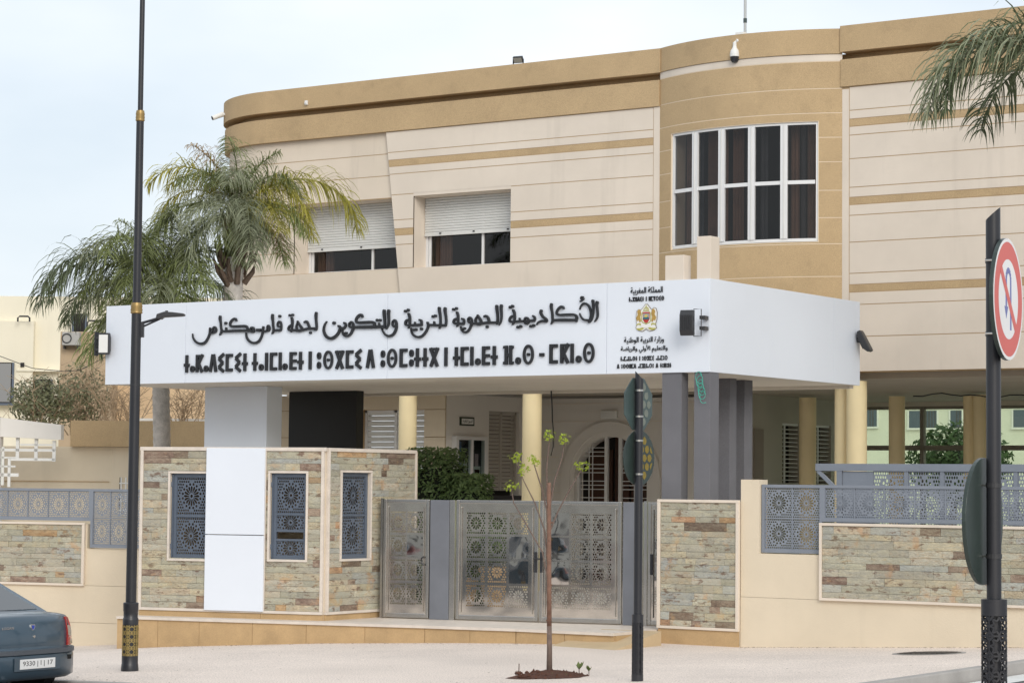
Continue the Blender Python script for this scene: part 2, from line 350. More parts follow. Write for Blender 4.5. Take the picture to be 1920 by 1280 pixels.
# manhole cover
t = thing('manhole_cover', 'round dark iron manhole cover in the pale pavement', 'manhole', (-12.28, 27.55, ground_z(-12.28)))
b = MB(); b.lathe([(.0, .0), (.40, .0), (.40, .008), (.0, .009)], 28); o = b.build('lid', DARKM, t); o.rotation_euler = (0, -math.atan(.0454), 0)
b = MB()
for k in range(9): b.box(-.3+k*.07, -.27+k*.07, -.22, .22, .0095, .013)
o = b.build('tread', DARKM, t); o.rotation_euler = (0, -math.atan(.0454), 0)
b = MB(); b.lathe([(.40, .0), (.455, .0), (.455, .006), (.40, .006)], 28); o = b.build('rim', KERB, t); o.rotation_euler = (0, -math.atan(.0454), 0)
# ------------------------------------------------------------------ main building
BL = thing('office_building', 'two storey cream and tan office building with a bowed central bay', 'building', (0, 0, 0))
YF = 34.3  # facade plane; most coordinates below were computed from image pixels
ZL = [8.58, 8.20, 8.06, 7.94, 7.80, 7.42, 6.96, 6.80, 6.68, 6.51, 6.08, 5.58, 5.40, 5.28, 5.08, 4.57, 4.06]   # joints; (8.06-7.94) (6.80-6.68) (5.40-5.28) are tan bands
BANDS = {8.06, 6.80, 5.40}
G_ = .007
def wall_strip(xa, xb, z0, z1, y, m, name='wall_panel', xa_top=None):
    xt = xa if xa_top is None else xa_top
    return MB().prism([(xa, z0+G_), (xb, z0+G_), (xb, z1-G_), (xt, z1-G_)], y, y+.03, 'y').build(name, m, BL)
slant = lambda z: -25.946+(8.56-z)*(.333/2.742)
# core of the upper floor behind the panels (shows in the joints)
W2 = (-25.31, -23.19, 6.06, 7.37)
def core(xa, xb, za, zb, ya, yb, holes, m, name='wall_core'):
    b = MB()
    xs = sorted({xa, xb}|{h[0] for h in holes}|{h[1] for h in holes})
    for x0, x1 in zip(xs, xs[1:]):
        hs = [h for h in holes if h[0] <= x0 and h[1] >= x1]; z = za
        for h in sorted(hs, key=lambda q: q[2]): b.box(x0, x1, ya, yb, z, h[2]); z = h[3]
        b.box(x0, x1, ya, yb, z, zb)
    return b.build(name, m, BL)
b = MB(); b.prism([(slant(4.06), 4.06), (-25.31, 4.06), (-25.31, 8.6), (slant(8.6), 8.6)], YF+.005, YF+.5, 'y'); b.build('wall_core', GROOVE, BL)
core(-25.31, -20.17, 4.06, 8.6, YF+.005, YF+.5, [W2], GROOVE)
core(-16.78, -8.5, 4.045, 8.64, YF+.005, YF+.5, [], GROOVE)
for zt, zb in zip(ZL, ZL[1:]):
    m = TAN if zt in BANDS else SHELL
    y = YF+.002 if zt in BANDS else YF
    lo, hi = W2[2], W2[3]
    if zb >= hi-.1: 
        if zb < hi+.06:
            wall_strip(slant(zb), -20.30, max(zb, hi+.001), zt, y, m, xa_top=slant(zt))
        else: wall_strip(slant(zb), -20.30, zb, zt, y, m, xa_top=slant(zt))
    elif zt <= lo+.03: wall_strip(slant(zb), -20.30, zb, zt, y, m, xa_top=slant(zt))
    else:
        wall_strip(slant(zb), -25.31, zb, min(zt, 99), y, m, xa_top=slant(zt)); wall_strip(-23.19, -20.30, zb, zt, y, m)
    wall_strip(-16.65, -8.5, zb+(.03 if zb > 4.1 else -.02), zt+.03, y, m)
MB().box(-25.31, -23.19, YF, YF+.03, 7.372, 7.43).build('lintel', SHELL, BL)
for xa, xb in ((-20.288, -20.17), (-16.78, -16.662)): MB().box(xa, xb, YF-.004, YF+.03, 4.06, 8.58).build('pilaster', SHELL, BL)
# window reveals, shutters and panes of the two left windows
def shutter_window(xa, xb, z0, z1, yfront, yw, zsh, jamb):
    wn = MB()
    wn.box(xa-.02, xa+.002, yfront+.03, yw+.1, z0-.01, z1+.01); wn.box(xb-.002, xb+.02, yfront+.03, yw+.1, z0-.01, z1+.01)
    wn.box(xa, xb, yfront+.03, yw+.1, z1-.004, z1+.02); wn.box(xa, xb, yfront+.03, yw+.1, z0-.03, z0+.004)
    w_ = wn.build('window', SHELL, BL)
    fb = MB(); xm = xa+jamb+(xb-xa-jamb)*.56
    fb.box(xa+.004, xa+.05, yw-.03, yw+.04, z0+.004, z1); fb.box(xa+.06, xa+.11, yw-.01, yw+.03, z0+.03, z1); fb.box(xb-.05, xb-.004, yw-.02, yw+.04, z0+.004, z1)
    fb.box(xa+.004, xb-.004, yw-.035, yw+.04, z0+.004, z0+.06); fb.box(xm-.022, xm+.022, yw-.02, yw+.03, z0+.06, z1)
    fb.build('window_frame', FRAMEW, w_)
    MB().box(xa+.11, xb-.05, yw+.004, yw+.008, z0+.06, z1).build('pane', DGLASS, w_)
    s = MB(); n = int((z1-zsh)/.046); h = (z1-zsh)/n
    for k in range(n):
        z = zsh+k*h; s.prism([(yw-.075, z), (yw-.05, z), (yw-.05, z+h-.003), (yw-.062, z+h-.003), (yw-.078, z+h*.55)], xa+.015, xb-.015, 'x')
    s.box(xa+.012, xb-.012, yw-.085, yw-.045, zsh-.03, zsh+.004); s.build('roller_shutter', SHUT, w_)
    sl = MB()
    for k in range(3): x = xa+.35+k*(xb-xa-.5)/2.2; sl.box(x, x+.035, yw-.1, yw-.085, zsh+.0, zsh+.025)
    sl.build('shutter_stop', DARKM, w_)
    rm = MB(); rm.box(xa-.5, xb+.5, yw+2.2, yw+2.3, z0-.5, z1+.5); rm.build('room_back', DARKROOM, w_)
    c = MB(); x = xa+.13
    while x < xa+.13+.33:
        c.box(x, x+.03, yw+.12+rnd.uniform(-.02, .02), yw+.14+.02, z0, z1); x += .031
    c.build('curtain', CURTAIN, w_)
shutter_window(-25.31, -23.19, 6.06, 7.37, YF, 34.72, 6.70, .15)
# recessed wall at the left, turning round the corner
CXC, CYC, RC = -28.77, 36.5, 2.2
def corner_path(off, x_start, y_end=45.1, n=14):
    r_ = RC-off; P = [(x_start, CYC-r_)]
    for k in range(n+1):
        a = R(270-90*k/n); P.append((CXC+r_*math.cos(a), CYC+r_*math.sin(a)))
    P.append((CXC-r_, y_end)); return P
def path_wall(name, path, off_in, z0, z1, m, bevel=0, smooth=True):
    b = MB(); n = len(path); inner = []
    for i, p in enumerate(path):
        a = Vector(path[max(i-1, 0)]); c = Vector(path[min(i+1, n-1)]); d = (c-a).normalized(); nr = Vector((d.y, -d.x))   # towards the inside
        inner.append((p[0]+nr.x*off_in, p[1]+nr.y*off_in))
    for i, (p, q) in enumerate(zip(path, inner)): b.v += [(p[0], p[1], z0), (p[0], p[1], z1), (q[0], q[1], z1), (q[0], q[1], z0)]
    for i in range(n-1):
        for k in range(4): b.f.append((4*i+k, 4*i+(k+1) % 4, 4*(i+1)+(k+1) % 4, 4*(i+1)+k))
    b.f += [(3, 2, 1, 0), tuple(4*(n-1)+k for k in range(4))]
    return b.build(name, m, BL, smooth=smooth)
W1 = (-28.13, -25.6, 6.08, 7.37)
core(-28.77, -25.35, 4.06, 8.6, YF+.075, YF+.7, [W1], GROOVE)
path_wall('wall_core', corner_path(.075, CXC)[1:], .3, 4.06, 8.6, GROOVE)
LZ = [8.6, 8.19, 7.79, 7.38, 6.94, 6.48, 6.08, 5.58, 5.08, 4.57, 4.06]
for zt, zb in zip(LZ, LZ[1:]):
    if zt <= 7.38 and zb >= 6.08:
        MB().prism([(-28.77, zb+G_), (-28.13, zb+G_), (-28.13, zt-G_), (-28.77, zt-G_)], YF+.07, YF+.1, 'y').build('wall_panel', CREAM, BL)
    else: MB().prism([(-28.77, zb+G_), (slant(zb)+.1, zb+G_), (slant(zt)+.1, zt-G_), (-28.77, zt-G_)], YF+.07, YF+.1, 'y').build('wall_panel', CREAM, BL)
    path_wall('wall_panel', corner_path(.07, CXC)[1:], .03, zb+G_, zt-G_, CREAM)
shutter_window(-28.13, -25.6, 6.08, 7.37, YF+.07, 34.85, 6.55, .2)
# fascia, shadow gap and parapet
path_wall('fascia', [(-20.17, YF-.03)]+corner_path(-.03, CXC), .3, 8.585, 9.03, TAN)
path_wall('parapet_gap', [(-20.2, YF+.22)]+corner_path(.22, CXC), .3, 9.025, 9.16, TAN)
path_wall('parapet', [(-20.14, YF-.06)]+corner_path(-.06, CXC), .35, 9.15, 9.56, TAN)
MB().box(-16.8, -8.5, YF-.03, YF+.3, 8.62, 9.06).build('fascia', TAN, BL); MB().box(-17.7, -8.5, YF+.22, YF+.5, 9.05, 9.19).build('parapet_gap', TAN, BL)
MB().box(-16.795, -8.5, YF-.06, YF+.3, 9.18, 9.60).build('parapet', TAN, BL)
# bowed bay
SAG = .42; c_ = (20.17-16.78)/2; RB = (c_*c_+SAG*SAG)/(2*SAG); BX = -(20.17+16.78)/2; BY = YF-SAG+RB
AM = math.asin(c_/RB)
def arc(name, a0, a1, z0, z1, off, th, m, n=None, parent=BL):
    n = n or max(2, int(abs(a1-a0)/R(3))); b = MB()
    for i in range(n+1):
        a = a0+(a1-a0)*i/n
        for r_, z in ((RB+off, z0), (RB+off, z1), (RB+off-th, z1), (RB+off-th, z0)): b.v.append((BX+r_*math.sin(a), BY-r_*math.cos(a), z))
    for i in range(n):
        for k in range(4): b.f.append((4*i+k, 4*i+(k+1) % 4, 4*(i+1)+(k+1) % 4, 4*(i+1)+k))
    b.f += [(3, 2, 1, 0), tuple(4*n+k for k in range(4))]
    return b.build(name, m, parent, smooth=True)
def ang_px(x): return math.asin((x-BX)/RB)
WA0, WA1 = ang_px(-19.86), ang_px(-17.13)
WZ0, WZ1 = 6.14, 8.07
arc('wall_core', -AM, AM, 8.07, 9.15, -.003, .3, BAYLINE); arc('wall_core', -AM, AM, 4.06, 6.13, -.003, .3, BAYLINE)
arc('wall_core', -AM, WA0, 6.13, 8.07, -.003, .3, BAYLINE); arc('wall_core', WA1, AM, 6.13, 8.07, -.003, .3, BAYLINE)
BZ = [9.04, 8.60, 8.205, 7.81, 7.415, 6.955, 6.515, 6.095, 5.57, 5.08, 4.57, 4.06]
for zt, zb in zip(BZ, BZ[1:]):
    z0, z1 = zb+G_, zt-G_
    if zb >= WZ1+.1 or zt <= WZ0: arc('wall_panel', -AM, AM, z0, z1, .0, .03, TAN)
    else:
        arc('wall_panel', -AM, WA0-.004, z0, z1, 0, .03, TAN); arc('wall_panel', WA1+.004, AM, z0, z1, 0, .03, TAN)
        if zt > WZ1 > zb: arc('wall_panel', WA0-.004, WA1+.004, WZ1+.01, z1, 0, .03, TAN)
        if zt > WZ0 > zb: arc('wall_panel', WA0-.004, WA1+.004, z0, WZ0-.02, 0, .03, TAN)
arc('bay_band', -AM, AM, 9.045, 9.155, .0, .2, SHELL); arc('bay_parapet', -AM, AM, 9.16, 9.565, .02, .3, TAN)
win = arc('bay_window', WA0, WA1, WZ0, WZ0+.05, -.03, .07, FRAMEW)
arc('top_frame', WA0, WA1, WZ1-.04, WZ1+.005, -.03, .07, FRAMEW, parent=win)
for k in range(6):
    a = WA0+(WA1-WA0)*k/5; wd = .035/RB if k in (0, 5) else .058/RB
    a0_, a1_ = (a, a+wd) if k == 0 else ((a-wd, a) if k == 5 else (a-wd, a+wd))
    arc('mullion', a0_, a1_, WZ0+.05, WZ1-.04, -.025 if k in (0, 5) else -.015, .07, FRAMEW, 1, win)
    if k not in (0, 5): arc('mullion_rib', a-.008/RB, a+.008/RB, WZ0+.05, WZ1-.04, -.0, .02, SHUT, 1, win)
    if k < 5:
        b0, b1 = a+.05/RB, WA0+(WA1-WA0)*(k+1)/5-.05/RB
        arc('transom', b0, b1, 7.07, 7.13, -.03, .05, FRAMEW, 1, win)
        arc('pane', b0, b1, WZ0+.05, 7.07, -.055, .005, DGLASS, 1, win); arc('pane', b0, b1, 7.13, WZ1-.04, -.055, .005, DGLASS, 1, win)
        wd_ = b1-b0
        for (f0, f1, cm) in (((0, .62, CURTAIN), (.62, 1, CURTAIN2)), ((0, 1, CURTAIN),), ((0, .5, CURTAIN), (.6, 1, CURTAIN2)), ((0, .3, CURTAIN2), (.75, 1, CURTAIN2)), ((0, .35, CURTAIN), (.4, .6, CURTAIN2), (.65, 1, CURTAIN)))[k]:
            n = max(2, int((f1-f0)*16))
            cb = MB()
            for q in range(n):
                a2 = b0+wd_*(f0+(f1-f0)*q/n); a3 = b0+wd_*(f0+(f1-f0)*(q+1)/n); ra, rb_ = RB-.3+.03*(q % 2), RB-.3+.03*((q+1) % 2)
                cb.face([(BX+ra*math.sin(a2), BY-ra*math.cos(a2), WZ0), (BX+rb_*math.sin(a3), BY-rb_*math.cos(a3), WZ0), (BX+rb_*math.sin(a3), BY-rb_*math.cos(a3), WZ1), (BX+ra*math.sin(a2), BY-ra*math.cos(a2), WZ1)])
            cb.build('curtain', cm, win, fix=False)
MB().box(-20.1, -16.8, 36.4, 36.5, 5.5, 8.6).build('room_back', DARKROOM, win)
# slab, roof, back and side walls, porch
MB().prism([(-29.5, 34.82), (-8.5, 34.82), (-8.5, 45.2), (-29.5, 45.2)], 3.95, 4.05).build('floor_slab', SOFFIT_SHADE, BL)
MB().prism([(-30.7, 37), (-28.8, 34.6), (-8.55, 34.6), (-8.55, 45), (-30.7, 45)], 8.7, 8.9).build('roof', CONCRETE, BL)
MB().box(-8.5, -8.2, YF, 45.2, 0, 9.6).build('side_wall', CREAM, BL); MB().box(-30.9, -21.65, 45.0, 45.2, 0, 9.5).build('back_wall', CREAM, BL); MB().box(-21.6, -8.2, 45.0, 45.2, 4.0, 9.5).build('back_wall', CREAM, BL)
# ground floor walls: cream wall at the left with a louvred window, white return wall, white arched wall
GW = (-27.95, -26.47, 1.9, 3.6)
core(-31.0, -25.99, 0, 3.9, 36.33, 36.6, [GW], GROOVE)
for zt, zb in ((3.9, 3.60), (3.60, 3.08), (3.08, 2.56), (2.56, 2.05), (2.05, .2)):
    for xa, xb in (((-31.0, -27.95), (-26.47, -25.99)) if zt < 3.7 and zb > 1.8 else ((-31.0, -25.99),)):
        MB().box(xa, xb, 36.3, 36.335, zb+G_, zt-G_).build('wall_panel', YELLOWCREAM, BL)
def louvres(xa, xb, y, z0, z1, n, m, frame, alongy=False, xw=0):
    s = MB(); h = (z1-z0)/n
    for k in range(n):
        z = z0+k*h
        if alongy: s.prism([(xw-.02, z), (xw+.0, z), (xw+.012, z+h*.5), (xw-.0, z+h-.008), (xw-.02, z+h-.008)], xa, xb, 'y')
        else: s.prism([(y+.02, z), (y, z), (y-.012, z+h*.5), (y, z+h-.008), (y+.02, z+h-.008)], xa, xb, 'x')
    w_ = s.build('louvre_shutter', m, BL); f = MB()
    for t_ in ((xa, xa+.05), ((xa+xb)/2-.03, (xa+xb)/2+.03), (xb-.05, xb)):
        if alongy: f.box(xw-.01, xw+.03, t_[0], t_[1], z0, z1)
        else: f.box(t_[0], t_[1], y-.03, y+.01, z0, z1)
    if alongy: f.box(xw-.01, xw+.03, xa, xb, z1-.05, z1)
    else: f.box(xa, xb, y-.03, y+.01, z1-.05, z1)
    f.build('shutter_frame', frame, w_); return w_
louvres(-27.95, -26.47, 36.42, 1.9, 3.6, 17, SHUT, FRAMEW)
SHUTG = mat('grey_beige_shutter', (.42, .39, .35), .6, var=.06)
XS_ = -25.98
b = MB(); b.box(XS_-.25, XS_, 36.34, 37.75, .0, 3.9); b.box(XS_-.25, XS_, 37.75, 38.8, 0, 1.98); b.box(XS_-.25, XS_, 37.75, 38.8, 3.62, 3.9); b.box(XS_-.25, XS_, 38.8, 39.9, 0, 3.9); b.build('return_wall', WHITEWALL, BL)
louvres(37.75, 38.8, 0, 2.08, 3.62, 21, SHUTG, SHUTG, True, XS_-.1)
MB().box(XS_-.1, XS_+.05, 37.72, 38.85, 1.9, 1.985).build('sill', DARKM, BL)
MB().box(XS_-.3, XS_-.2, 37.7, 38.85, 1.98, 3.64).build('shutter_backing', DARKROOM, BL)
# arched wall
AX, AR = -24.28, .83; DZ = 2.32
OPEN = [(AX+AR*math.cos(R(180-k*10)), DZ+AR*math.sin(R(180-k*10))) for k in range(19)]
def arch_piece(za, zb, y0, y1, m, name, xa=-25.98, xb=-21.655):
    b = MB()
    left = [p for p in OPEN if p[0] <= AX+1e-6]; right = [p for p in OPEN if p[0] >= AX-1e-6]
    pl = [(xa, .18), (AX-AR, .18)]+left+[(AX, 3.9), (xa, 3.9)]; pr_ = [(AX, 3.9)]+right+[(AX+AR, .18), (xb, .18), (xb, 3.9)]
    b.prism(pl, y0, y1, 'y'); b.prism(pr_, y0, y1, 'y'); return b.build(name, m, BL)
arch_piece(0, 4, 39.5, 39.75, WHITEWALL, 'arched_wall')
b = MB()
for r0_, r1_, y_ in ((AR+.0, AR+.1, 39.46), (AR+.1, AR+.3, 39.44)):
    for k in range(18):
        a, c2 = R(180-k*10), R(170-k*10)
        q = [(AX+r0_*math.cos(a), DZ+r0_*math.sin(a)), (AX+r1_*math.cos(a), DZ+r1_*math.sin(a)), (AX+r1_*math.cos(c2), DZ+r1_*math.sin(c2)), (AX+r0_*math.cos(c2), DZ+r0_*math.sin(c2))]
        b.prism(q, y_, 39.5-.001, 'y')
    for sx in (-1, 1): xa, xb = sorted((AX+sx*r0_, AX+sx*r1_)); b.box(xa, xb, y_, 39.499, .19, DZ)
b.build('arch_moulding', WHITEWALL, BL)
b = MB()
for z in (3.8, 3.45): b.box(-25.9, -21.7, 39.488, 39.4995, z-.008, z+.008)
for z in (3.1, 2.75, 2.4, 2.05): b.box(-25.9, AX-AR-.32, 39.488, 39.4995, z-.008, z+.008)
b.build('wall_joint', SOFFIT, BL)
b = MB(); b.box(-24.5, -24.13, 39.43, 39.499, 3.5, 3.66); b.build('bulkhead_light', WHITE, BL, bevel=.02)
dr = MB().box(AX-AR-.1, AX+AR+.1, 39.95, 40.0, .19, 3.3).build('door', DARKROOM, BL)
MB().box(AX-.16, AX+.16, 39.9, 39.945, .19, 3.15).build('door_leaf', WOOD, dr); MB().box(AX-.75, AX-.22, 39.9, 39.945, .19, 2.9).build('door_leaf', WOOD, dr); MB().box(AX+.22, AX+.75, 39.9, 39.945, .19, 2.9).build('door_leaf', WOOD, dr)
b = MB()
for sx in (-1, 1): b.box(AX+sx*.16-.035, AX+sx*.16+.035, 39.56, 39.62, .19, 3.14); b.box(AX+sx*.8-.03, AX+sx*.8+.03, 39.56, 39.62, .19, 2.4)
b.build('grille_stile', FRAMEW, dr)
b = MB(); z = .5
while z < 3.0:
    for dz in (0, .08, .16):
        hw = AR-.02 if z+dz < DZ else math.sqrt(max(0, AR*AR-(z+dz-DZ)**2))
        if hw > .2:
            for sx in (-1, 1): xa, xb = sorted((AX+sx*.19, AX+sx*hw)); b.box(xa, xb, 39.58, 39.595, z+dz-.008, z+dz+.008)
    z += .325
for sx in (-1, 1):
    for q in (.48, .56): b.box(AX+sx*q-.008, AX+sx*q+.008, 39.575, 39.59, .2, DZ+math.sqrt(AR*AR-q*q))
b.build('grille_bar', FRAMEW, dr)
# shaded side wall at the right of the door with barred windows, glazed hall front deep under the right wing
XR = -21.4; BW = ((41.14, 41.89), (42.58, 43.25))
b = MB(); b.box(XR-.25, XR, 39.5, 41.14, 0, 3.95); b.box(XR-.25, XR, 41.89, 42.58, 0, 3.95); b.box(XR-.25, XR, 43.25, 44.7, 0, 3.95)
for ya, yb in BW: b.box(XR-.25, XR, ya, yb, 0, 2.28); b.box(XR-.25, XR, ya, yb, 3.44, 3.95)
b.build('shaded_wall', WALL_SHADE, BL)
for ya, yb in BW:
    w_ = MB().box(XR-.3, XR-.27, ya-.05, yb+.05, 2.2, 3.5).build('barred_window', DARKROOM, BL); g_ = MB(); z = 2.34
    while z < 3.42: g_.box(XR-.07, XR-.055, ya, yb, z-.008, z+.008); z += .082
    for q in (.15, .19): g_.box(XR-.06, XR-.045, ya+q, ya+q+.02, 2.28, 3.44)
    g_.box(XR-.08, XR-.04, ya, yb, 3.40, 3.44); g_.build('bar', FRAMEW, w_)
MB().box(XR, XR+.04, 39.95, 40.3, 0, 3.3).build('side_door', CONCRETE, BL)
b = MB(); b.box(-21.4, -8.5, 44.5, 44.7, 3.86, 3.95); b.box(-21.4, -8.5, 44.5, 44.7, 0, .6); b.build('hall_wall', SOFFIT, BL)
gl_ = MB().box(-21.4, -8.5, 44.52, 44.6, 2.97, 3.07).build('glazed_hall_front', CONCRETE, BL)
fb = MB(); x = -21.62
while x < -8.6: fb.box(max(x, -21.4), x+.08, 44.5, 44.62, .6, 3.86) if x+.08 > -21.4 else None; x += 1.59
fb.box(-21.4, -8.5, 44.52, 44.6, 3.80, 3.86); fb.build('glazing_frame', CONCRETE, gl_)
x = -21.62
while x < -8.6:
    MB().box(max(x+.08, -21.39), x+1.59, 44.54, 44.546, 3.07, 3.80).build('pane', HALLGLASS, gl_); MB().box(max(x+.08, -21.39), x+1.59, 44.54, 44.546, .6, 2.97).build('pane', HALLGLASS, gl_); x += 1.59
for (x, y, r_) in ((-25.6, 34.6, .165), (-22.9, 34.6, .17), (-16.95, 34.72, .15), (-16.62, 34.5, .165), (-20.53, 40.5, .162), (-18.69, 40.5, .15), (-17.2, 40.5, .16), (-16.95, 40.3, .135), (-13.42, 34.55, .165), (-10.2, 34.55, .165)):
    MB().lathe([(r_, .19), (r_, 3.9 if y > 34.9 or x > -20 else 3.82)], 24, (x, y)).build('column', COLUMN, BL, smooth=True)
# cable sagging under the porch ceiling and a lantern
b = MB(); P = []
for k in range(40):
    x = -17.5+k*.18; P.append((x, 38.6, 3.82+.03*math.sin(k*.55)-.02*math.sin(k*1.7)))
b.tube(P, .012, 5); b.build('ceiling_cable', BLACKM, BL)
# the building was placed from image pixels with its front at 34.3; scaled about the camera until it is 37.5 m out
CAM_SCALE = 37.5/34.3
def cam_scaled(p): return (p[0]*CAM_SCALE, p[1]*CAM_SCALE, 2.2+(p[2]-2.2)*CAM_SCALE)
def bake(o):
    for c in o.children:
        for v in c.data.vertices: v.co = cam_scaled(v.co)
        c.data.update(); bake(c)
bpy.context.view_layer.update(); bake(BL); BL.location = cam_scaled((-20, 34.3, .19))
for c in BL.children: c.location = -BL.location
lt = thing('porch_lantern', 'small pierced brass lantern hanging from the porch ceiling at far right', 'lantern', cam_scaled((-14.62, 36.8, 3.9)))
MB().tube([(0, 0, 0), (0, 0, -.28)], .008, 6).build('chain', BLACKM, lt); MB().lathe([(.01, -.27), (.05, -.3), (.1, -.42), (.085, -.5), (.03, -.56), (.01, -.62)], 10).build('lantern_body', mat('dark_brass', (.12, .07, .03), .5, metal=.5), lt)
# notice board and name plaque on the white return wall
nb = thing('notice_board', 'white framed glazed notice board pinned with posters beside the shutter', 'notice board', cam_scaled((XS_, 36.52, 2.25)))
f = MB(); f.box(0, .12, 0, 1.14, 0, .06); f.box(0, .12, 0, 1.14, .86, .93); f.box(0, .12, 0, .09, .06, .86); f.box(0, .12, 1.04, 1.14, .06, .86); f.box(.05, .13, .53, .6, .06, .86); f.build('frame', FRAMEW, nb)
MB().box(0.001, .02, .09, 1.04, .06, .86).build('backing', BLACKM, nb)
PB = [mat('poster_blue', (.12, .22, .42), .6, var=.5, vs=9), mat('poster_white', (.6, .6, .58), .6, var=.12, vs=14), mat('poster_red', (.45, .05, .05), .6), mat('poster_pale_blue', (.35, .45, .55), .6, var=.35, vs=8), mat('poster_pink', (.5, .38, .42), .6, var=.15, vs=12)]
for (ya, yb, za, zb, m) in ((.13, .30, .46, .82, 0), (.12, .40, .1, .42, 3), (.62, .74, .5, .82, 1), (.8, .92, .32, .58, 4), (.76, 1.0, .08, .32, 1), (.79, .97, .16, .25, 2), (.42, .52, .1, .44, 1), (.16, .26, .6, .8, 3)):
    MB().box(.021+.002*rnd.random()+.003*(m == 2)+.004*(m == 3 and za > .5), .029, ya, yb, za, zb).build('poster', PB[m], nb)
MB().box(.1, .104, .09, 1.04, .06, .86).build('pane', CLEAR, nb)
pq = thing('name_plaque', 'small framed white name plaque with Arabic lettering on the white wall', 'plaque', cam_scaled((XS_, 36.76, 3.31)))
MB().box(0, .03, 0, .5, 0, .175).build('frame', mat('dark_green_frame', (.03, .045, .025), .5), pq); MB().box(.03, .034, .04, .46, .03, .145).build('plate', WHITE, pq)
# ------------------------------------------------------------------ lettering
def smooth_path(pts, sub=4):
    if len(pts) < 3: return [Vector(p) for p in pts]
    V = [Vector(p) for p in pts]; V = [V[0]*2-V[1]]+V+[V[-1]*2-V[-2]]; o = []
    for i in range(1, len(V)-2):
        for k in range(sub):
            t = k/sub; a, b, c, d = V[i-1:i+3]
            o.append(.5*((2*b)+(c-a)*t+(2*a-5*b+4*c-d)*t*t+(3*b-a-3*c+d)*t**3))
    o.append(V[-2]); return o
def stroke(b, pts, y0, y1, flat=False):
    """a pen stroke of varying width (x, z, width) standing off the wall from y0 to y1"""
    P = smooth_path(pts); n = len(P); rows = []
    def row(x, z, nx, nz, h): rows.append(((x-nx*h, z-nz*h), (x+nx*h, z+nz*h)))
    T = []
    for i in range(n):
        d = P[min(i+1, n-1)]-P[max(i-1, 0)]; l = math.hypot(d.x, d.y) or 1; T.append((d.x/l, d.y/l))
    if not flat:
        p, t_ = P[0], T[0]; h = p.z/2
        for k in (80, 50, 25): c = math.cos(R(k)); row(p.x-t_[0]*h*math.sin(R(k)), p.y-t_[1]*h*math.sin(R(k)), -t_[1], t_[0], h*c)
    for i in range(n): row(P[i].x, P[i].y, -T[i][1], T[i][0], P[i].z/2)
    if not flat:
        p, t_ = P[-1], T[-1]; h = p.z/2
        for k in (25, 50, 80): c = math.cos(R(k)); row(p.x+t_[0]*h*math.sin(R(k)), p.y+t_[1]*h*math.sin(R(k)), -t_[1], t_[0], h*c)
    s = len(b.v)
    for (a, c) in rows: b.v += [(a[0], y0, a[1]), (c[0], y0, c[1]), (c[0], y1, c[1]), (a[0], y1, a[1])]
    for i in range(len(rows)-1):
        for k in range(4): b.f.append((s+4*i+k, s+4*i+(k+1) % 4, s+4*(i+1)+(k+1) % 4, s+4*(i+1)+k))
    e = s+4*(len(rows)-1); b.f += [(s+3, s+2, s+1, s), (e, e+1, e+2, e+3)]
def bar(b, x0, z0, x1, z1, wd, y0, y1):
    dx, dz = x1-x0, z1-z0; l = math.hypot(dx, dz); nx, nz = -dz/l*wd/2, dx/l*wd/2
    b.prism([(x0+nx, z0+nz), (x0-nx, z0-nz), (x1-nx, z1-nz), (x1+nx, z1+nz)], y0, y1, 'y')
def ring(b, cx, cz, ra, rb, wd, y0, y1, n=24):
    s = len(b.v)
    for k in range(n):
        a = 2*math.pi*k/n
        for q, y in ((0, y0), (wd, y0), (wd, y1), (0, y1)): b.v.append((cx+(ra-q)*math.cos(a), y, cz+(rb-q)*math.sin(a)))
    for k in range(n):
        for j in range(4): b.f.append((s+4*k+j, s+4*k+(j+1) % 4, s+4*((k+1) % n)+(j+1) % 4, s+4*((k+1) % n)+j))
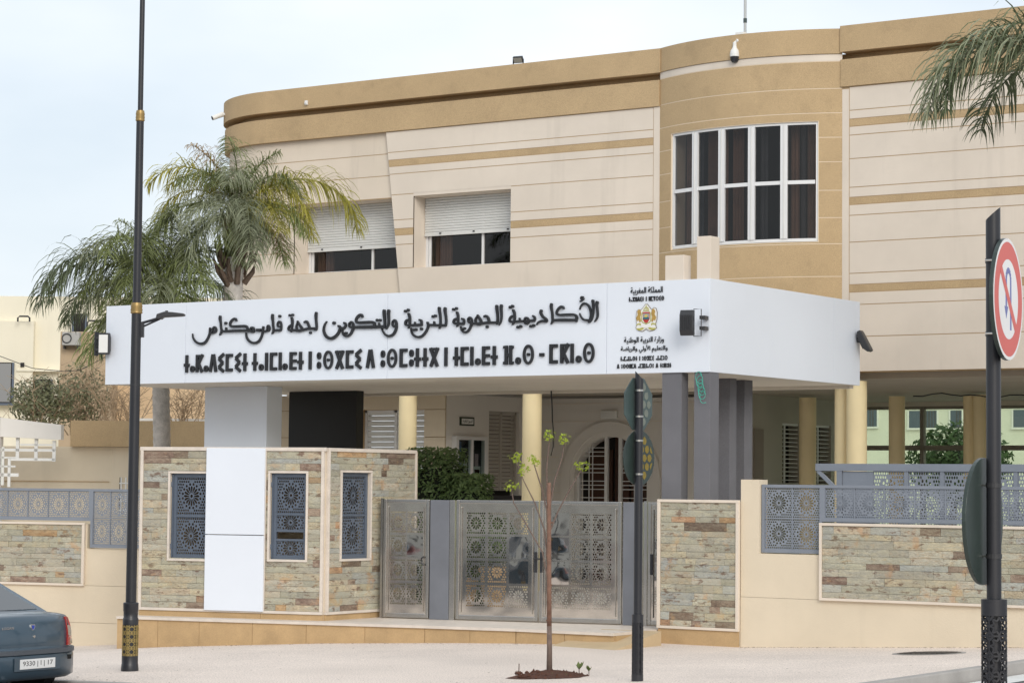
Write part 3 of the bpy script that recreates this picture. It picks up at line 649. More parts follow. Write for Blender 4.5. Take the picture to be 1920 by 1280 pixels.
def tif(ch, cx, z, h, y0, y1, t=.175):
    """one Tifinagh letter of height h standing on z, centred on cx"""
    b = MB(); w_ = h*t; e = .0006
    Y = lambda k: (y0+e*k, y1)
    if ch == 't': bar(b, cx, z, cx, z+h, w_, *Y(0)); bar(b, cx-.2*h, z+.42*h, cx+.2*h, z+.42*h, w_, *Y(1))
    elif ch == 'a': ring(b, cx, z+.19*h, .17*h, .19*h, .115*h, *Y(0), n=18)
    elif ch == 'n': bar(b, cx, z, cx, z+h, w_, *Y(0))
    elif ch == 'm':
        x = cx-.16*h; bar(b, x, z, x, z+h, w_, *Y(0)); bar(b, x, z+w_/2, cx+.24*h, z+w_/2, w_, *Y(1)); bar(b, x, z+h-w_/2, cx+.24*h, z+h-w_/2, w_, *Y(1))
    elif ch == 'e':
        x = cx-.14*h; bar(b, x, z, x, z+h, w_, *Y(0))
        for q in (w_/2, h*.5, h-w_/2): bar(b, x, z+q, cx+.25*h, z+q, w_*.95, *Y(1))
    elif ch == 'd': bar(b, cx-.2*h, z, cx-.02*h, z+h, w_, *Y(0)); bar(b, cx+.22*h, z, cx+.03*h, z+h, w_, *Y(1))
    elif ch == 'i':
        pts = [(cx+.2*h, z+h), (cx-.17*h, z+.74*h), (cx+.12*h, z+.5*h), (cx-.17*h, z+.25*h), (cx+.2*h, z)]
        for k in range(4): bar(b, *pts[k], *pts[k+1], w_, *Y(k))
    elif ch == 'k':
        x = cx-.18*h; bar(b, x, z, x, z+h, w_, *Y(0)); bar(b, x, z+h-w_*.4, cx+.27*h, z+h-w_*.4, w_*.8, *Y(1)); bar(b, cx+.22*h, z+h, cx-.1*h, z+.45*h, w_, *Y(2)); bar(b, cx-.08*h, z+.5*h, cx+.2*h, z, w_, *Y(3))
    elif ch == 'g':
        bar(b, cx-.3*h, z+h-w_*.4, cx+.3*h, z+h-w_*.4, w_*.8, *Y(0)); bar(b, cx-.24*h, z+h*.98, cx+.22*h, z, w_, *Y(1)); bar(b, cx+.24*h, z+h*.98, cx-.22*h, z, w_, *Y(2))
    elif ch == 'u': ring(b, cx, z+.22*h, .14*h, .2*h, .105*h, *Y(0), n=18); ring(b, cx, z+.74*h, .14*h, .2*h, .105*h, *Y(0), n=18)
    elif ch in 'srb':
        ring(b, cx, z+.5*h, .33*h, .52*h, .135*h, *Y(0), n=28)
        if ch == 's': stroke(b, [(cx-.01*h, z+.5*h, .17*h), (cx+.01*h, z+.5*h, .17*h)], *Y(1))
        if ch == 'b': bar(b, cx-.3*h, z+.5*h, cx+.3*h, z+.5*h, w_*.8, *Y(1))
    elif ch == 'f':
        for s_ in (-1, 1): bar(b, cx+s_*.14*h, z, cx+s_*.14*h, z+h, w_, *Y(0)); bar(b, cx+s_*.06*h, z+w_/2, cx+s_*.32*h, z+w_/2, w_*.8, *Y(1)); bar(b, cx+s_*.06*h, z+h-w_/2, cx+s_*.32*h, z+h-w_/2, w_*.8, *Y(1))
        bar(b, cx-.14*h, z+.5*h, cx+.14*h, z+.5*h, w_*.9, *Y(2))
    elif ch == 'l': bar(b, cx-.13*h, z, cx-.13*h, z+h, w_, *Y(0)); bar(b, cx+.13*h, z, cx+.13*h, z+h, w_, *Y(0))
    elif ch == 'y': bar(b, cx, z, cx, z+h*.6, w_, *Y(0)); bar(b, cx, z+.4*h, cx-.22*h, z+h, w_*.8, *Y(1)); bar(b, cx, z+.4*h, cx+.22*h, z+h, w_*.8, *Y(2)); bar(b, cx, z+.4*h, cx, z+h, w_*.7, *Y(3))
    elif ch == 'w': bar(b, cx-.22*h, z, cx-.22*h, z+h, w_*.9, *Y(0)); bar(b, cx+.22*h, z, cx+.22*h, z+h, w_*.9, *Y(0)); bar(b, cx-.22*h, z+w_/2, cx+.22*h, z+w_/2, w_*.9, *Y(1))
    elif ch == 'z': bar(b, cx-.24*h, z+h, cx+.24*h, z, w_, *Y(0)); bar(b, cx+.24*h, z+h, cx-.24*h, z, w_, *Y(1)); bar(b, cx, z, cx, z+h, w_*.8, *Y(2))
    elif ch == '-': bar(b, cx-.14*h, z+.47*h, cx+.14*h, z+.47*h, w_, *Y(0))
    return b
WID = {'t': .5, 'a': .42, 'n': .3, 'm': .56, 'e': .56, 'd': .6, 'i': .55, 'k': .62, 'g': .68, 'u': .42, 's': .78, 'r': .78, 'b': .78, 'f': .75, 'l': .55, 'y': .6, 'w': .68, 'z': .6, '-': .5, ' ': .4}
def font_mesh(body, width=None, height=None, ext=.002, spacing=1.0):
    c = bpy.data.curves.new('text', 'FONT'); c.body = body; c.extrude = 0; c.resolution_u = 2; c.space_character = spacing
    o = bpy.data.objects.new('text', c); COL.objects.link(o); bpy.context.view_layer.update()
    me = bpy.data.meshes.new_from_object(o.evaluated_get(bpy.context.evaluated_depsgraph_get())); bpy.data.objects.remove(o)
    xs = [v.co.x for v in me.vertices]; ys = [v.co.y for v in me.vertices]; cx, cy = (min(xs)+max(xs))/2, (min(ys)+max(ys))/2
    sx = width/(max(xs)-min(xs)) if width else 1; sy = height/(max(ys)-min(ys)) if height else sx
    bm = bmesh.new(); bm.from_mesh(me)
    for v in bm.verts: v.co = Vector(((v.co.x-cx)*sx, 0, (v.co.y-cy)*sy))
    r_ = bmesh.ops.extrude_face_region(bm, geom=bm.faces[:])
    for v in [g for g in r_['geom'] if isinstance(g, bmesh.types.BMVert)]: v.co.y -= ext
    bmesh.ops.recalc_face_normals(bm, faces=bm.faces); bm.to_mesh(me); bm.free(); me.materials.clear(); return me
AR_F = dict(zip('ا أ آ ب ت ة ث ج ح خ د ذ ر ز س ش ص ض ط ظ ع غ ف ق ك ل م ن ه و ي ى'.split(), ((0xFE8D,2),(0xFE83,2),(0xFE81,2),(0xFE8F,4),(0xFE95,4),(0xFE93,2),(0xFE99,4),(0xFE9D,4),(0xFEA1,4),(0xFEA5,4),(0xFEA9,2),(0xFEAB,2),(0xFEAD,2),(0xFEAF,2),(0xFEB1,4),(0xFEB5,4),(0xFEB9,4),(0xFEBD,4),(0xFEC1,4),(0xFEC5,4),(0xFEC9,4),(0xFECD,4),(0xFED1,4),(0xFED5,4),(0xFED9,4),(0xFEDD,4),(0xFEE1,4),(0xFEE5,4),(0xFEE9,4),(0xFEED,2),(0xFEF1,4),(0xFEEF,2))))
def shape_ar(s):
    s = s.replace('لا', '\ufefb').replace('لأ', '\ufef7'); o = ''
    for i, ch in enumerate(s):
        if ch not in AR_F:
            if ch in '\ufefb\ufef7' and i and AR_F.get(s[i-1], (0, 0))[1] == 4: ch = chr(ord(ch)+1)
            o += ch; continue
        cp, forms = AR_F[ch]; pj = i > 0 and AR_F.get(s[i-1], (0, 0))[1] == 4
        nj = forms == 4 and i+1 < len(s) and (s[i+1] in AR_F or s[i+1] in '\ufefb\ufef7')
        o += chr(cp+(3 if pj and nj else 2 if nj else 1 if pj else 0))
    return o[::-1]
#ARABIC lettering of the canopy: pen strokes traced from image pixels (mm along the front, mm above its lower edge, mm wide)
ARABIC=[[(1954,800,12),(1969,734,22),(2023,673,32),(2097,641,38),(2176,634,44),(2242,662,42),(2293,726,38),(2324,795,36),(2329,844,34),(2331,879,34)],
[(2330,804,30),(2396,808,40),(2451,826,40),(2458,866,36),(2427,896,34),(2392,873,28),(2393,818,26)],
[(2543,1062,44),(2541,1028,46),(2556,967,34),(2564,898,30),(2578,837,34),(2566,798,32),(2543,769,22)],
[(2662,954,48),(2667,954,48)],
[(2579,827,36),(2683,823,38),(2877,825,43),(3084,821,43),(3212,812,39)],
[(2675,874,30),(2683,827,34)],
[(2887,992,32),(2871,1017,34),(2834,1018,34),(2783,985,38),(2756,942,36),(2778,903,36),(2850,897,38),(3005,897,39),(3088,892,41),(3124,859,39),(3116,817,39)],
[(3206,805,33),(3186,838,30),(3206,864,33),(3243,861,37),(3263,830,35),(3256,799,39),(3215,800,33)],
[(3314,823,51),(3360,821,51),(3406,820,51)],
[(3097,778,22),(3109,724,28),(3145,669,33),(3216,627,37),(3293,618,39),(3363,638,39),(3412,696,35),(3437,754,33),(3448,813,33),(3456,867,33)],
[(3455,798,29),(3518,803,31),(3575,814,37),(3583,853,33),(3561,890,29),(3540,864,27),(3546,815,27)],
[(3644,1052,43),(3643,1013,45),(3655,944,33),(3662,875,29),(3672,816,33),(3664,787,31),(3643,758,21)],
[(3670,809,37),(3746,809,39),(3809,808,43),(3827,841,31),(3826,900,29),(3803,940,33),(3771,941,31),(3750,904,29),(3763,870,29),(3814,863,25)],
[(3789,1031,47),(3794,1031,47)],
[(3997,1039,41),(4001,1039,41)],
[(4056,1044,41),(4060,1044,41)],
[(4039,994,35),(4053,949,39),(4050,860,32),(4034,776,21)],
[(4041,885,28),(3991,859,32),(3976,824,32),(4006,801,35),(4095,801,39),(4197,789,42),(4354,813,39),(4493,816,39)],
[(4160,937,28),(4195,888,32),(4253,816,42),(4197,782,35),(4151,813,32),(4136,861,28),(4160,919,25)],
[(4303,920,35),(4347,929,35),(4380,877,35),(4412,823,35)],
[(4421,749,42),(4425,749,42)],
[(4534,1057,42),(4530,1013,46),(4536,934,35),(4547,846,35),(4534,797,39),(4484,813,32)],
[(4747,916,16),(4712,869,27),(4691,801,34),(4707,733,39),(4759,674,45),(4839,649,48),(4917,670,48),(4981,725,45),(5016,792,43),(5008,829,38),(4986,841,34)],
[(4892,889,52),(4898,889,52)],
[(5015,809,38),(5087,804,43),(5125,834,38),(5122,871,36),(5096,885,32)],
[(5107,724,36),(5113,724,36)],
[(5139,727,38),(5144,727,38)],
[(5200,872,32),(5201,830,32),(5251,810,36),(5276,852,34),(5244,896,32),(5205,877,29)],
[(5276,835,38),(5273,796,41),(5255,746,41),(5211,696,38),(5147,675,36),(5089,699,29),(5067,745,25),(5060,779,20)],
[(5454,973,36),(5436,999,38),(5397,995,41),(5348,957,41),(5332,913,38),(5364,884,41),(5477,882,43),(5618,882,43),(5678,869,45),(5698,831,43),(5690,801,45)],
[(5266,811,43),(5478,808,49),(5690,805,49),(5886,804,45)],
[(5780,854,31),(5788,809,38)],
[(5739,908,43),(5744,908,43)],
[(5798,906,42),(5803,906,42)],
[(5875,1047,49),(5876,1003,47),(5887,924,40),(5892,845,38),(5886,795,40)],
[(5963,1045,49),(5960,1000,47),(5968,910,38),(5966,843,36),(5942,794,27),(5922,766,18)],
[(6042,874,31),(6043,824,31),(6087,797,36),(6117,844,36),(6085,898,33),(6047,880,29)],
[(6117,839,40),(6115,783,42),(6093,722,42),(6048,673,42),(5979,655,38),(5909,677,29),(5859,729,20),(5831,774,16)],
[(6282,1030,45),(6287,1030,45)],
[(6336,1045,45),(6341,1045,45)],
[(6349,983,39),(6368,943,39),(6374,871,35),(6367,810,29),(6345,767,16)],
[(6363,897,33),(6309,885,35),(6288,848,35),(6314,815,35),(6456,811,39),(6593,811,41)],
[(6468,850,27),(6475,812,31)],
[(6554,888,29),(6584,877,33),(6595,844,35),(6590,808,35)],
[(6436,738,41),(6441,738,41)],
[(6489,740,41),(6494,740,41)],
[(6591,749,45),(6596,749,45)],
[(6393,768,12),(6407,706,20),(6452,654,31),(6522,626,35),(6598,634,37),(6660,679,37),(6703,739,35),(6721,797,33),(6708,841,33)],
[(6721,808,35),(6847,798,39),(7044,790,38)],
[(6831,847,28),(6842,801,33)],
[(6805,932,43),(6810,932,43)],
[(6851,940,43),(6856,940,43)],
[(6924,1053,47),(6929,1012,41),(6945,935,34),(6952,854,32),(6947,793,34),(6932,747,18)],
[(7033,1044,47),(7034,1003,41),(7051,922,34),(7058,840,32),(7047,785,34)],
[(7187,1027,44),(7192,1027,44)],
[(7242,1039,44),(7247,1039,44)],
[(7257,976,38),(7274,935,38),(7279,864,34),(7276,803,28),(7255,765,16)],
[(7269,884,32),(7217,874,34),(7195,841,34),(7220,812,34),(7294,808,38),(7383,805,38)],
[(7350,882,28),(7380,869,32),(7388,835,34),(7383,805,34)],
[(7359,730,36),(7364,730,36)],
[(7399,734,36),(7404,734,36)],
[(7463,873,30),(7469,833,30),(7510,816,34),(7530,856,32),(7497,895,30),(7468,880,28)],
[(7530,846,34),(7523,796,36),(7502,736,34),(7462,689,34),(7407,673,30),(7351,700,24),(7326,761,18)],
[(7528,808,34),(7614,797,40),(7699,799,40),(7821,807,38),(7991,802,38)],
[(7639,923,28),(7662,892,32),(7701,826,42),(7663,782,36),(7611,813,32),(7598,859,30),(7634,908,26)],
[(7763,901,34),(7798,908,34),(7835,869,38),(7847,821,38)],
[(7810,745,44),(7814,745,44)],
[(7982,1047,48),(7986,1002,42),(7998,922,36),(8002,842,34),(7991,787,34)],
[(8066,1051,48),(8063,1010,42),(8071,929,34),(8068,850,30),(8051,800,24),(8030,763,12)],
[(8225,1025,46),(8229,1025,46)],
[(8266,1038,46),(8270,1038,46)],
[(8284,975,38),(8305,931,36),(8309,854,33),(8296,799,25),(8271,762,16)],
[(8300,895,33),(8243,881,33),(8218,840,33),(8246,807,35),(8411,810,35),(8520,811,34),(8656,814,38)],
[(8397,853,24),(8406,814,29)],
[(8482,816,25),(8497,855,27),(8536,856,27),(8559,819,27),(8542,772,29),(8501,775,29),(8484,807,24)],
[(8636,882,27),(8660,865,31),(8669,838,33),(8659,811,34)],
[(8366,724,45),(8370,724,45)],
[(8417,734,45),(8421,734,45)],
[(8595,731,45),(8599,731,45)],
[(8646,739,45),(8650,739,45)],
[(8779,952,45),(8774,921,40),(8812,865,38),(8868,825,41),(8872,795,40),(8802,802,34),(8737,786,27),(8700,751,14)],
[(8959,1041,41),(8956,1005,41),(8973,923,32),(8979,851,31),(8983,801,31),(8958,752,16)],
[(8985,808,36),(9188,805,45),(9392,797,41)],
[(9396,784,36),(9402,836,38),(9366,877,32),(9241,883,36),(9097,883,34),(9053,910,32),(9069,956,32),(9111,995,32),(9152,1003,31),(9174,978,29)],
[(9678,1066,46),(9683,1025,36),(9686,954,32),(9679,874,34),(9654,803,39),(9617,768,45)],
[(9454,952,13),(9473,997,21),(9515,1033,29),(9568,1029,30),(9615,987,30),(9642,919,30),(9648,857,32),(9635,804,32)],
[(9453,894,11),(9474,849,18),(9517,803,27),(9570,792,32),(9622,786,36)],
[(9505,1130,29),(9480,1126,30),(9485,1102,27),(9519,1104,20)],
[(9464,1067,20),(9516,1097,18)],
[(9751,1041,48),(9746,1005,39),(9758,933,30),(9763,853,28),(9743,800,21),(9712,764,11)]]
# ------------------------------------------------------------------ entrance canopy
CX0, CX1, CY0, CY1, CZ0, CZ1 = -27.98, -16.365, 29.25, 34.09, 3.81, 5.13
CA = thing('entrance_canopy', 'long white panelled entrance canopy carrying black Arabic and Tifinagh lettering', 'canopy', (CX0, CY0, CZ0))
Lx, Ly, Lz = CX1-CX0, CY1-CY0, CZ1-CZ0
MB().box(.02, Lx-.02, .02, Ly-.02, .015, Lz-.02).build('core', SOFFIT, CA)
MB().box(.022, Lx-.022, .4, Ly-.004, -.001, .014).build('soffit', SOFFIT, CA); MB().box(.03, Lx-.03, .022, .4, .002, .0145).build('soffit', SOFFIT, CA)
xs = [0, 1.786, 5.928, 9.905, Lx]
for a, c in zip(xs, xs[1:]): MB().box(a+.003, c-.003, 0, .02, 0, Lz).build('front_panel', PANELW, CA, bevel=.003)
ys = [.022, Ly-.92, Ly]
for a, c in zip(ys, ys[1:]): MB().box(Lx-.02, Lx, a+.003, c-.003, 0, Lz).build('side_panel', PANELW, CA, bevel=.003)
MB().box(0, .02, .022, Ly, 0, Lz).build('side_panel', PANELW, CA); MB().box(.02, Lx-.02, .022, Ly, Lz-.02, Lz-.002).build('top_panel', PANELW, CA)
b = MB(); b.box(.1, Lx-.1, Ly-.16, Ly-.03, -.05, -.002); b.build('rear_beam', SOFFIT, CA)
for k, st in enumerate(ARABIC):
    b = MB(); stroke(b, [(x/1000, z/1000, w_/1000) for x, z, w_ in st], -.034-.0007*(k % 6), -.004, flat=(len(st) == 3 and st[0][2] == st[1][2] == st[2][2] and st[0][2] > 50))
    b.build('letter', BLACKLET, CA)
for ch, x in [('t',1.839),('a',1.965),('k',2.116),('a',2.258),('d',2.406),('i',2.579),('m',2.752),('i',2.935),('t',3.081),('t',3.29),('a',3.425),('n',3.533),('m',3.678),('n',3.815),('a',3.916),('e',4.075),('t',4.229),('n',4.425),('u',4.604),('s',4.789),('g',5.015),('m',5.213),('i',5.383),('d',5.618),('u',5.862),('s',6.039),('m',6.258),('u',6.409),('t',6.522),('t',6.667),('g',6.837),('n',7.058),('t',7.251),('m',7.405),('n',7.538),('a',7.648),('e',7.792),('t',7.946),('f',8.202),('a',8.377),('s',8.558),('-',8.797),('m',9.004),('k',9.199),('n',9.327),('a',9.44),('s',9.615)]:
    tif(ch, x, .17, .285, -.034, -.004).build('letter', BLACKLET, CA)
def tif_line(s, x0, x1, z, h):
    tot = sum(WID[c]*h for c in s); sc = (x1-x0)/tot; x = x0
    for c in s:
        wd = WID[c]*h*sc
        if c != ' ':
            o = tif(c, 0, 0, h, -.014, -.003, .2).build('letter', BLACKLET, CA, (x+wd/2, 0, z)); o.scale.x = sc*.95
        x += wd
tif_line('tagldit n lmyrib', 10.277, 10.874, 1.036, .064); tif_line('tamawast n usgmi anamur', 10.143, 10.935, .183, .064); tif_line('d usslmd amzwaru d tunnunt', 10.088, 10.997, .076, .062)
for s, x0, x1, zc, h in (('المملكة المغربية', 10.312, 10.846, 1.183, .115), ('وزارة التربية الوطنية', 10.208, 10.87, .474, .105), ('والتعليم الأولي والرياضة', 10.152, 10.931, .348, .115)):
    obj('letter', font_mesh(shape_ar(s), x1-x0, h, .012), BLACKLET, CA, ((x0+x1)/2, -.003, zc))
# crest
cr_ = MB(); CM = dict(w=WHITE, g=mat('crest_gold', (.42, .27, .07), .5, var=.12, vs=20), r=mat('crest_red', (.42, .04, .03), .5), y=mat('crest_olive', (.42, .40, .10), .5, var=.1, vs=20), gr=mat('crest_grey', (.30, .31, .31), .5), bl=mat('crest_teal', (.04, .13, .17), .5), su=mat('crest_sun', (.6, .48, .1), .5), ln=mat('crest_line', (.16, .12, .08), .6))
EX, EZ = 10.578, .607
def pl(pts, y0, y1, k, name): return MB().prism([(EX+x, EZ+z) for x, z in pts], y0, y1, 'y').build(name, CM[k], crest)
base = [(-.13, .01), (-.06, -.005), (0, .03), (.06, -.005), (.13, .01), (.17, .04), (.15, .09), (.175, .16), (.18, .26), (.16, .32), (.12, .33), (.09, .30), (.06, .33), (.015, .385), (-.015, .385), (-.06, .33), (-.09, .30), (-.12, .31), (-.16, .29), (-.17, .2), (-.165, .13), (-.15, .09), (-.175, .05)]
crest = MB().prism([(EX+x, EZ+z) for x, z in base], -.012, -.002, 'y').build('crest', WHITE, CA)
b = MB()
for i in range(len(base)): p, q = base[i], base[(i+1) % len(base)]; bar(b, EX+p[0], EZ+p[1], EX+q[0], EZ+q[1], .006, -.0126-.0002*(i % 2), -.003)
b.build('outline', CM['ln'], crest)
pl([(-.055, .27), (.055, .27), (.058, .17), (.03, .125), (0, .11), (-.03, .125), (-.058, .17)], -.016, -.011, 'r', 'shield'); pl([(-.05, .25), (.05, .25), (.05, .175), (-.05, .175)], -.018, -.0155, 'gr', 'shield_field')
pl(ngon(0, .205, .028, 14), -.0195, -.0175, 'su', 'sun'); pl([(-.05, .185), (-.02, .2), (0, .192), (.025, .203), (.05, .186), (.05, .165), (-.05, .165)], -.021, -.019, 'bl', 'mountain')
for s_ in (-1, 1):
    pl([(s_*x, z) for x, z in ((.085, .135), (.1, .2), (.082, .25), (.095, .3), (.125, .315), (.15, .28), (.14, .235), (.165, .19), (.15, .14), (.125, .16), (.11, .125))], -.017, -.0115, 'g', 'lion')
    b = MB(); stroke(b, [(EX+s_*.15, EZ+.03, .02), (EX+s_*.1, EZ+.025, .03), (EX+s_*.05, EZ+.045, .026), (EX+s_*.1, EZ+.1, .022), (EX+s_*.16, EZ+.09, .012)], -.0175, -.0115); b.build('scroll', CM['y'], crest)
    b = MB(); stroke(b, [(EX+s_*.062, EZ+.27, .01), (EX+s_*.078, EZ+.2, .012), (EX+s_*.065, EZ+.13, .012), (EX, EZ+.1, .012)], -.0165, -.0115); b.build('garland', CM['y'], crest)
pl([(-.085, .055), (0, .04), (.085, .055), (.085, .1), (0, .085), (-.085, .1)], -.0185, -.0115, 'w', 'ribbon')
b = MB()
for k in range(-2, 3): stroke(b, [(EX+k*.022, EZ+.29, .006), (EX+k*.018, EZ+.32, .007), (EX+k*.004, EZ+.345, .005)], -.016-.0003*k, -.0115)
bar(b, EX-.05, EZ+.288, EX+.05, EZ+.288, .01, -.0175, -.0115); stroke(b, [(EX-.001, EZ+.365, .016), (EX+.001, EZ+.365, .016)], -.017, -.0115); b.build('crown', CM['y'], crest)
# pillars carrying the canopy
def pil(x0, x1, y0, y1, z0, z1, m, name='pillar'): return MB().box(x0-CX0, x1-CX0, y0-CY0, y1-CY0, z0-CZ0, z1-CZ0).build(name, m, CA, bevel=.006)
for x0, x1, y0, y1 in ((-17.155, -16.835, 29.255, 29.47), (-16.63, -16.375, 29.255, 29.54), (-17.35, -17.05, 31.07, 31.3), (-17.4, -17.1, 31.62, 31.9)):
    pil(x0, x1, y0+.02, y1, .18, 3.808, CHAR)
pil(-17.13, -16.82, 29.3, 29.5, 5.131, 5.49, SHELL, 'pillar_stub'); pil(-16.61, -16.385, 29.3, 29.56, 5.131, 5.74, SHELL, 'pillar_stub')
pil(-27.03, -25.655, 30.7, 31.1, .18, 3.808, PANELW)
pil(-26.9, -25.385, 32.8, 33.01, .18, 3.808, DARKBOX)
# flood lights fixed to the canopy
def flood(label, loc, rz, tilt, lens, face=1, w_=.2, h=.36):
    t = thing('flood_light', label, 'flood light', loc, rz, 'flood lights on the canopy')
    o = MB(); o.prism([(-.035, -h/2), (-.035, h/2), (.02, h/2-.0), (.055, h/2-.07), (.055, -h/2+.07), (.02, -h/2)], -w_/2, w_/2, 'x'); hd = o.build('housing', DARKM, t, bevel=.008)
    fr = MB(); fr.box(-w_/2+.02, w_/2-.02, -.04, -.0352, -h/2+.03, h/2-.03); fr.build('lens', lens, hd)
    f2 = MB()
    for k in range(5): f2.box(-w_/2+.03+k*.033, -w_/2+.037+k*.033, .056, .07, -h/2+.08, h/2-.08)
    f2.build('cooling_fin', DARKM, hd); hd.rotation_euler = tilt
    return t
t = flood('black flood light bracketed to the canopy corner, its back to the street', (-16.60, 29.02, 4.495), R(190), (0, 0, 0), WHITE)
b = MB(); b.tube([(-.09, 0, .19), (-.20, -.02, .19), (-.20, -.02, -.19), (-.09, 0, -.19)], .007, 6); b.box(-.25, -.17, -.22, -.03, .05, .1); b.box(-.25, -.17, -.22, -.03, -.1, -.05); b.build('bracket', DARKM, t)
t = flood('flood light with lens painted white like a reflection at the far left end of the canopy', (-27.9, 29.13, 4.49), R(20), (0, 0, 0), WHITE)  # white lens stands in for a bright reflection on its glass
b = MB(); b.box(-.16, -.1, -.02, .02, .08, .12); b.box(-.16, -.1, -.02, .02, -.12, -.08); b.box(-.17, -.15, -.02, .1, -.2, .2); b.build('bracket', DARKM, t)
t = flood('black flood light on the building end of the canopy, tilted down', (-16.24, 34.0, 4.5), R(100), (R(-28), 0, 0), DARKM)
b = MB(); b.box(-.02, .02, .06, .12, -.02, .02); b.build('bracket', DARKM, t)
t = thing('wire_tangle', 'tangle of green wire hanging on the grey corner pillar', 'wire', (-16.5, 29.235, 3.6))
b = MB(); P = [(-.02, 0, .2)]
for k in range(60): a = k*.62; P.append((.05*math.cos(a)+.0012*k-.03, -.01-.012*math.sin(a*.7), .16-.0055*k+.07*math.sin(a)))
P.append((.09, 0, -.22)); b.tube(P, .0045, 5); b.build('wire', mat('green_wire', (.05, .42, .32), .5), t)
me = font_mesh(shape_ar('السبورة النقابية'), .34, .075, .002); o = obj('lettering', me, BLACKLET, pq, (.0345, .25, .09), R(90))
# ------------------------------------------------------------------ guardhouse
A14 = R(14.5); GX, GY = -21.751, 27.384
GH = thing('guardhouse', 'stone clad guardhouse with lattice windows and a white panel beside the gate', 'guardhouse', (GX, GY, 0), A14)
SD = R(75.5)                                        # direction of the side wall in the guardhouse frame
sx_, sy_ = math.cos(SD), math.sin(SD)
w1, w2 = (-2.515, -1.90, 1.05, 2.32), (-.865, -.285, 1.07, 2.335)
def core_g(parent, org, ang, ua, ub, za, zb, th, holes, m, name='wall'):
    b = MB(); us = sorted({ua, ub}|{h[0] for h in holes}|{h[1] for h in holes})
    for a, c in zip(us, us[1:]):
        z = za
        for h in [h for h in holes if h[0] <= a and h[1] >= c]: b.box(a, c, 0, th, z, h[2]); z = h[3]
        b.box(a, c, 0, th, z, zb)
    return b.build(name, m, parent, (org[0], org[1], 0), ang)
core_g(GH, (0, 0), 0, -3.01, 0, .0, 2.70, .2, [w1, w2], YELLOWCREAM)
w3 = (.35, 1.04, 1.08, 2.355)
core_g(GH, (0, 0), SD, .0, 2.2, .0, 2.70, .2, [w3], YELLOWCREAM).location.x -= .0
b = MB(); b.prism([(-3.01, 0.2), (-2.81, .2), (-2.81, 2.4), (-3.01, 2.4)], 0, 2.7); b.prism([(-3.01, 2.2), (.55, 2.14), (.5, 2.4), (-3.01, 2.4)], 0, 2.69); b.build('rear_wall', YELLOWCREAM, GH)
b = MB(); b.prism([(-2.99, .02), (-.02, .02), (.52, 2.1), (-2.99, 2.38)], 2.58, 2.68); b.build('roof', WHITE, GH)  # unseen roof top, made white to bounce light onto pillar and soffit
b = MB(); b.prism([(-2.8, .5), (-.1, .5), (.2, 1.9), (-2.8, 2.1)], .19, .22); b.build('floor', COURT, GH)
stones(GH, (0, 0), 0, -2.97, -1.9, .315, 2.655, [(w1[0]-.034, w1[1]+.3, w1[2]-.034, w1[3]+.034)], 11, wts=STG)
stones(GH, (0, 0), 0, -.93, -.05, .315, 2.655, [(w2[0]-.034, w2[1]+.034, w2[2]-.034, w2[3]+.034)], 12, wts=STG)
stones(GH, (0, 0), SD, .06, 2.17, .315, 2.665, [(w3[0]-.034, w3[1]+.034, w3[2]-.034, w3[3]+.034)], 13, wts=STG)
def trims(parent, org, ang, segs, m=MARBLE, y0=-.055, y1=.0):
    for (a, c, z0, z1) in segs: MB().box(a, c, y0, y1, z0, z1).build('trim', m, parent, (org[0], org[1], 0), ang, bevel=.004)
trims(GH, (0, 0), 0, [(-3.03, .03, 2.66, 2.715), (-3.02, 0.0, .275, .315), (-3.02, -2.972, .315, 2.66), (-.045, .0, .315, 2.66), (-.965, -.932, .315, 2.66)])
trims(GH, (0, 0), SD, [(.032, 2.2, 2.66, 2.712), (.0, 2.2, .275, .315), (.02, .06, .315, 2.66), (2.17, 2.2, .315, 2.66)])
def wtrim(w_): return [(w_[0]-.034, w_[1]+.034, w_[3], w_[3]+.034), (w_[0]-.034, w_[1]+.034, w_[2]-.034, w_[2]), (w_[0]-.034, w_[0], w_[2], w_[3]), (w_[1], w_[1]+.034, w_[2], w_[3])]
trims(GH, (0, 0), 0, wtrim(w2)); trims(GH, (0, 0), 0, [q for q in wtrim(w1)[:3]]); trims(GH, (0, 0), SD, wtrim(w3))
def lattice_window(org, ang, w_, rows, dark=True):
    a, c, z0, z1 = w_; f = MB(); fw_ = .055
    f.box(a, c, .01, .05, z1-fw_, z1); f.box(a, c, .01, .05, z0, z0+fw_); f.box(a, a+fw_+.03, .01, .05, z0+fw_, z1-fw_); f.box(c-fw_, c, .01, .05, z0+fw_, z1-fw_)
    f.box(a+.02, a+.035, -.012, .01, z0+.02, z1-.02)
    z = z0+fw_; hh = z1-z0-2*fw_; tot = sum(r_[1] for r_ in rows)
    wn = None; add = []
    for kind, k in rows:
        h = hh*k/tot
        if kind == 'bar': f.box(a+fw_, c-fw_, .012, .048, z, z+h)
        else: add.append((kind, z, h))
        z += h
    wn = f.build('window', SLATE, GH, (org[0], org[1], 0), ang)
    for kind, z, h in add:
        if kind == 'gap': continue
        me = LAT if kind == 'tile' else LATH; s_ = h if kind == 'tile' else h/.44
        inst('lattice', me, wn, (a+fw_+.03, .032, z-(0 if kind == 'tile' else s_*.28)), 0, (c-a-2*fw_-.03, .3, s_))
    for zz_ in (z0+.15, z1-.2): MB().box(a-.005, a+.02, -.015, .01, zz_, zz_+.07).build('hinge', SLATE, wn)
    return wn
lattice_window((0, 0), 0, w1, [('tile', 10), ('bar', .5), ('tile', 10)]); lattice_window((0, 0), 0, w2, [('half', 3.6), ('bar', .5), ('gap', 1.7), ('bar', .5), ('half', 3.6), ('bar', .4), ('tile', 9)])
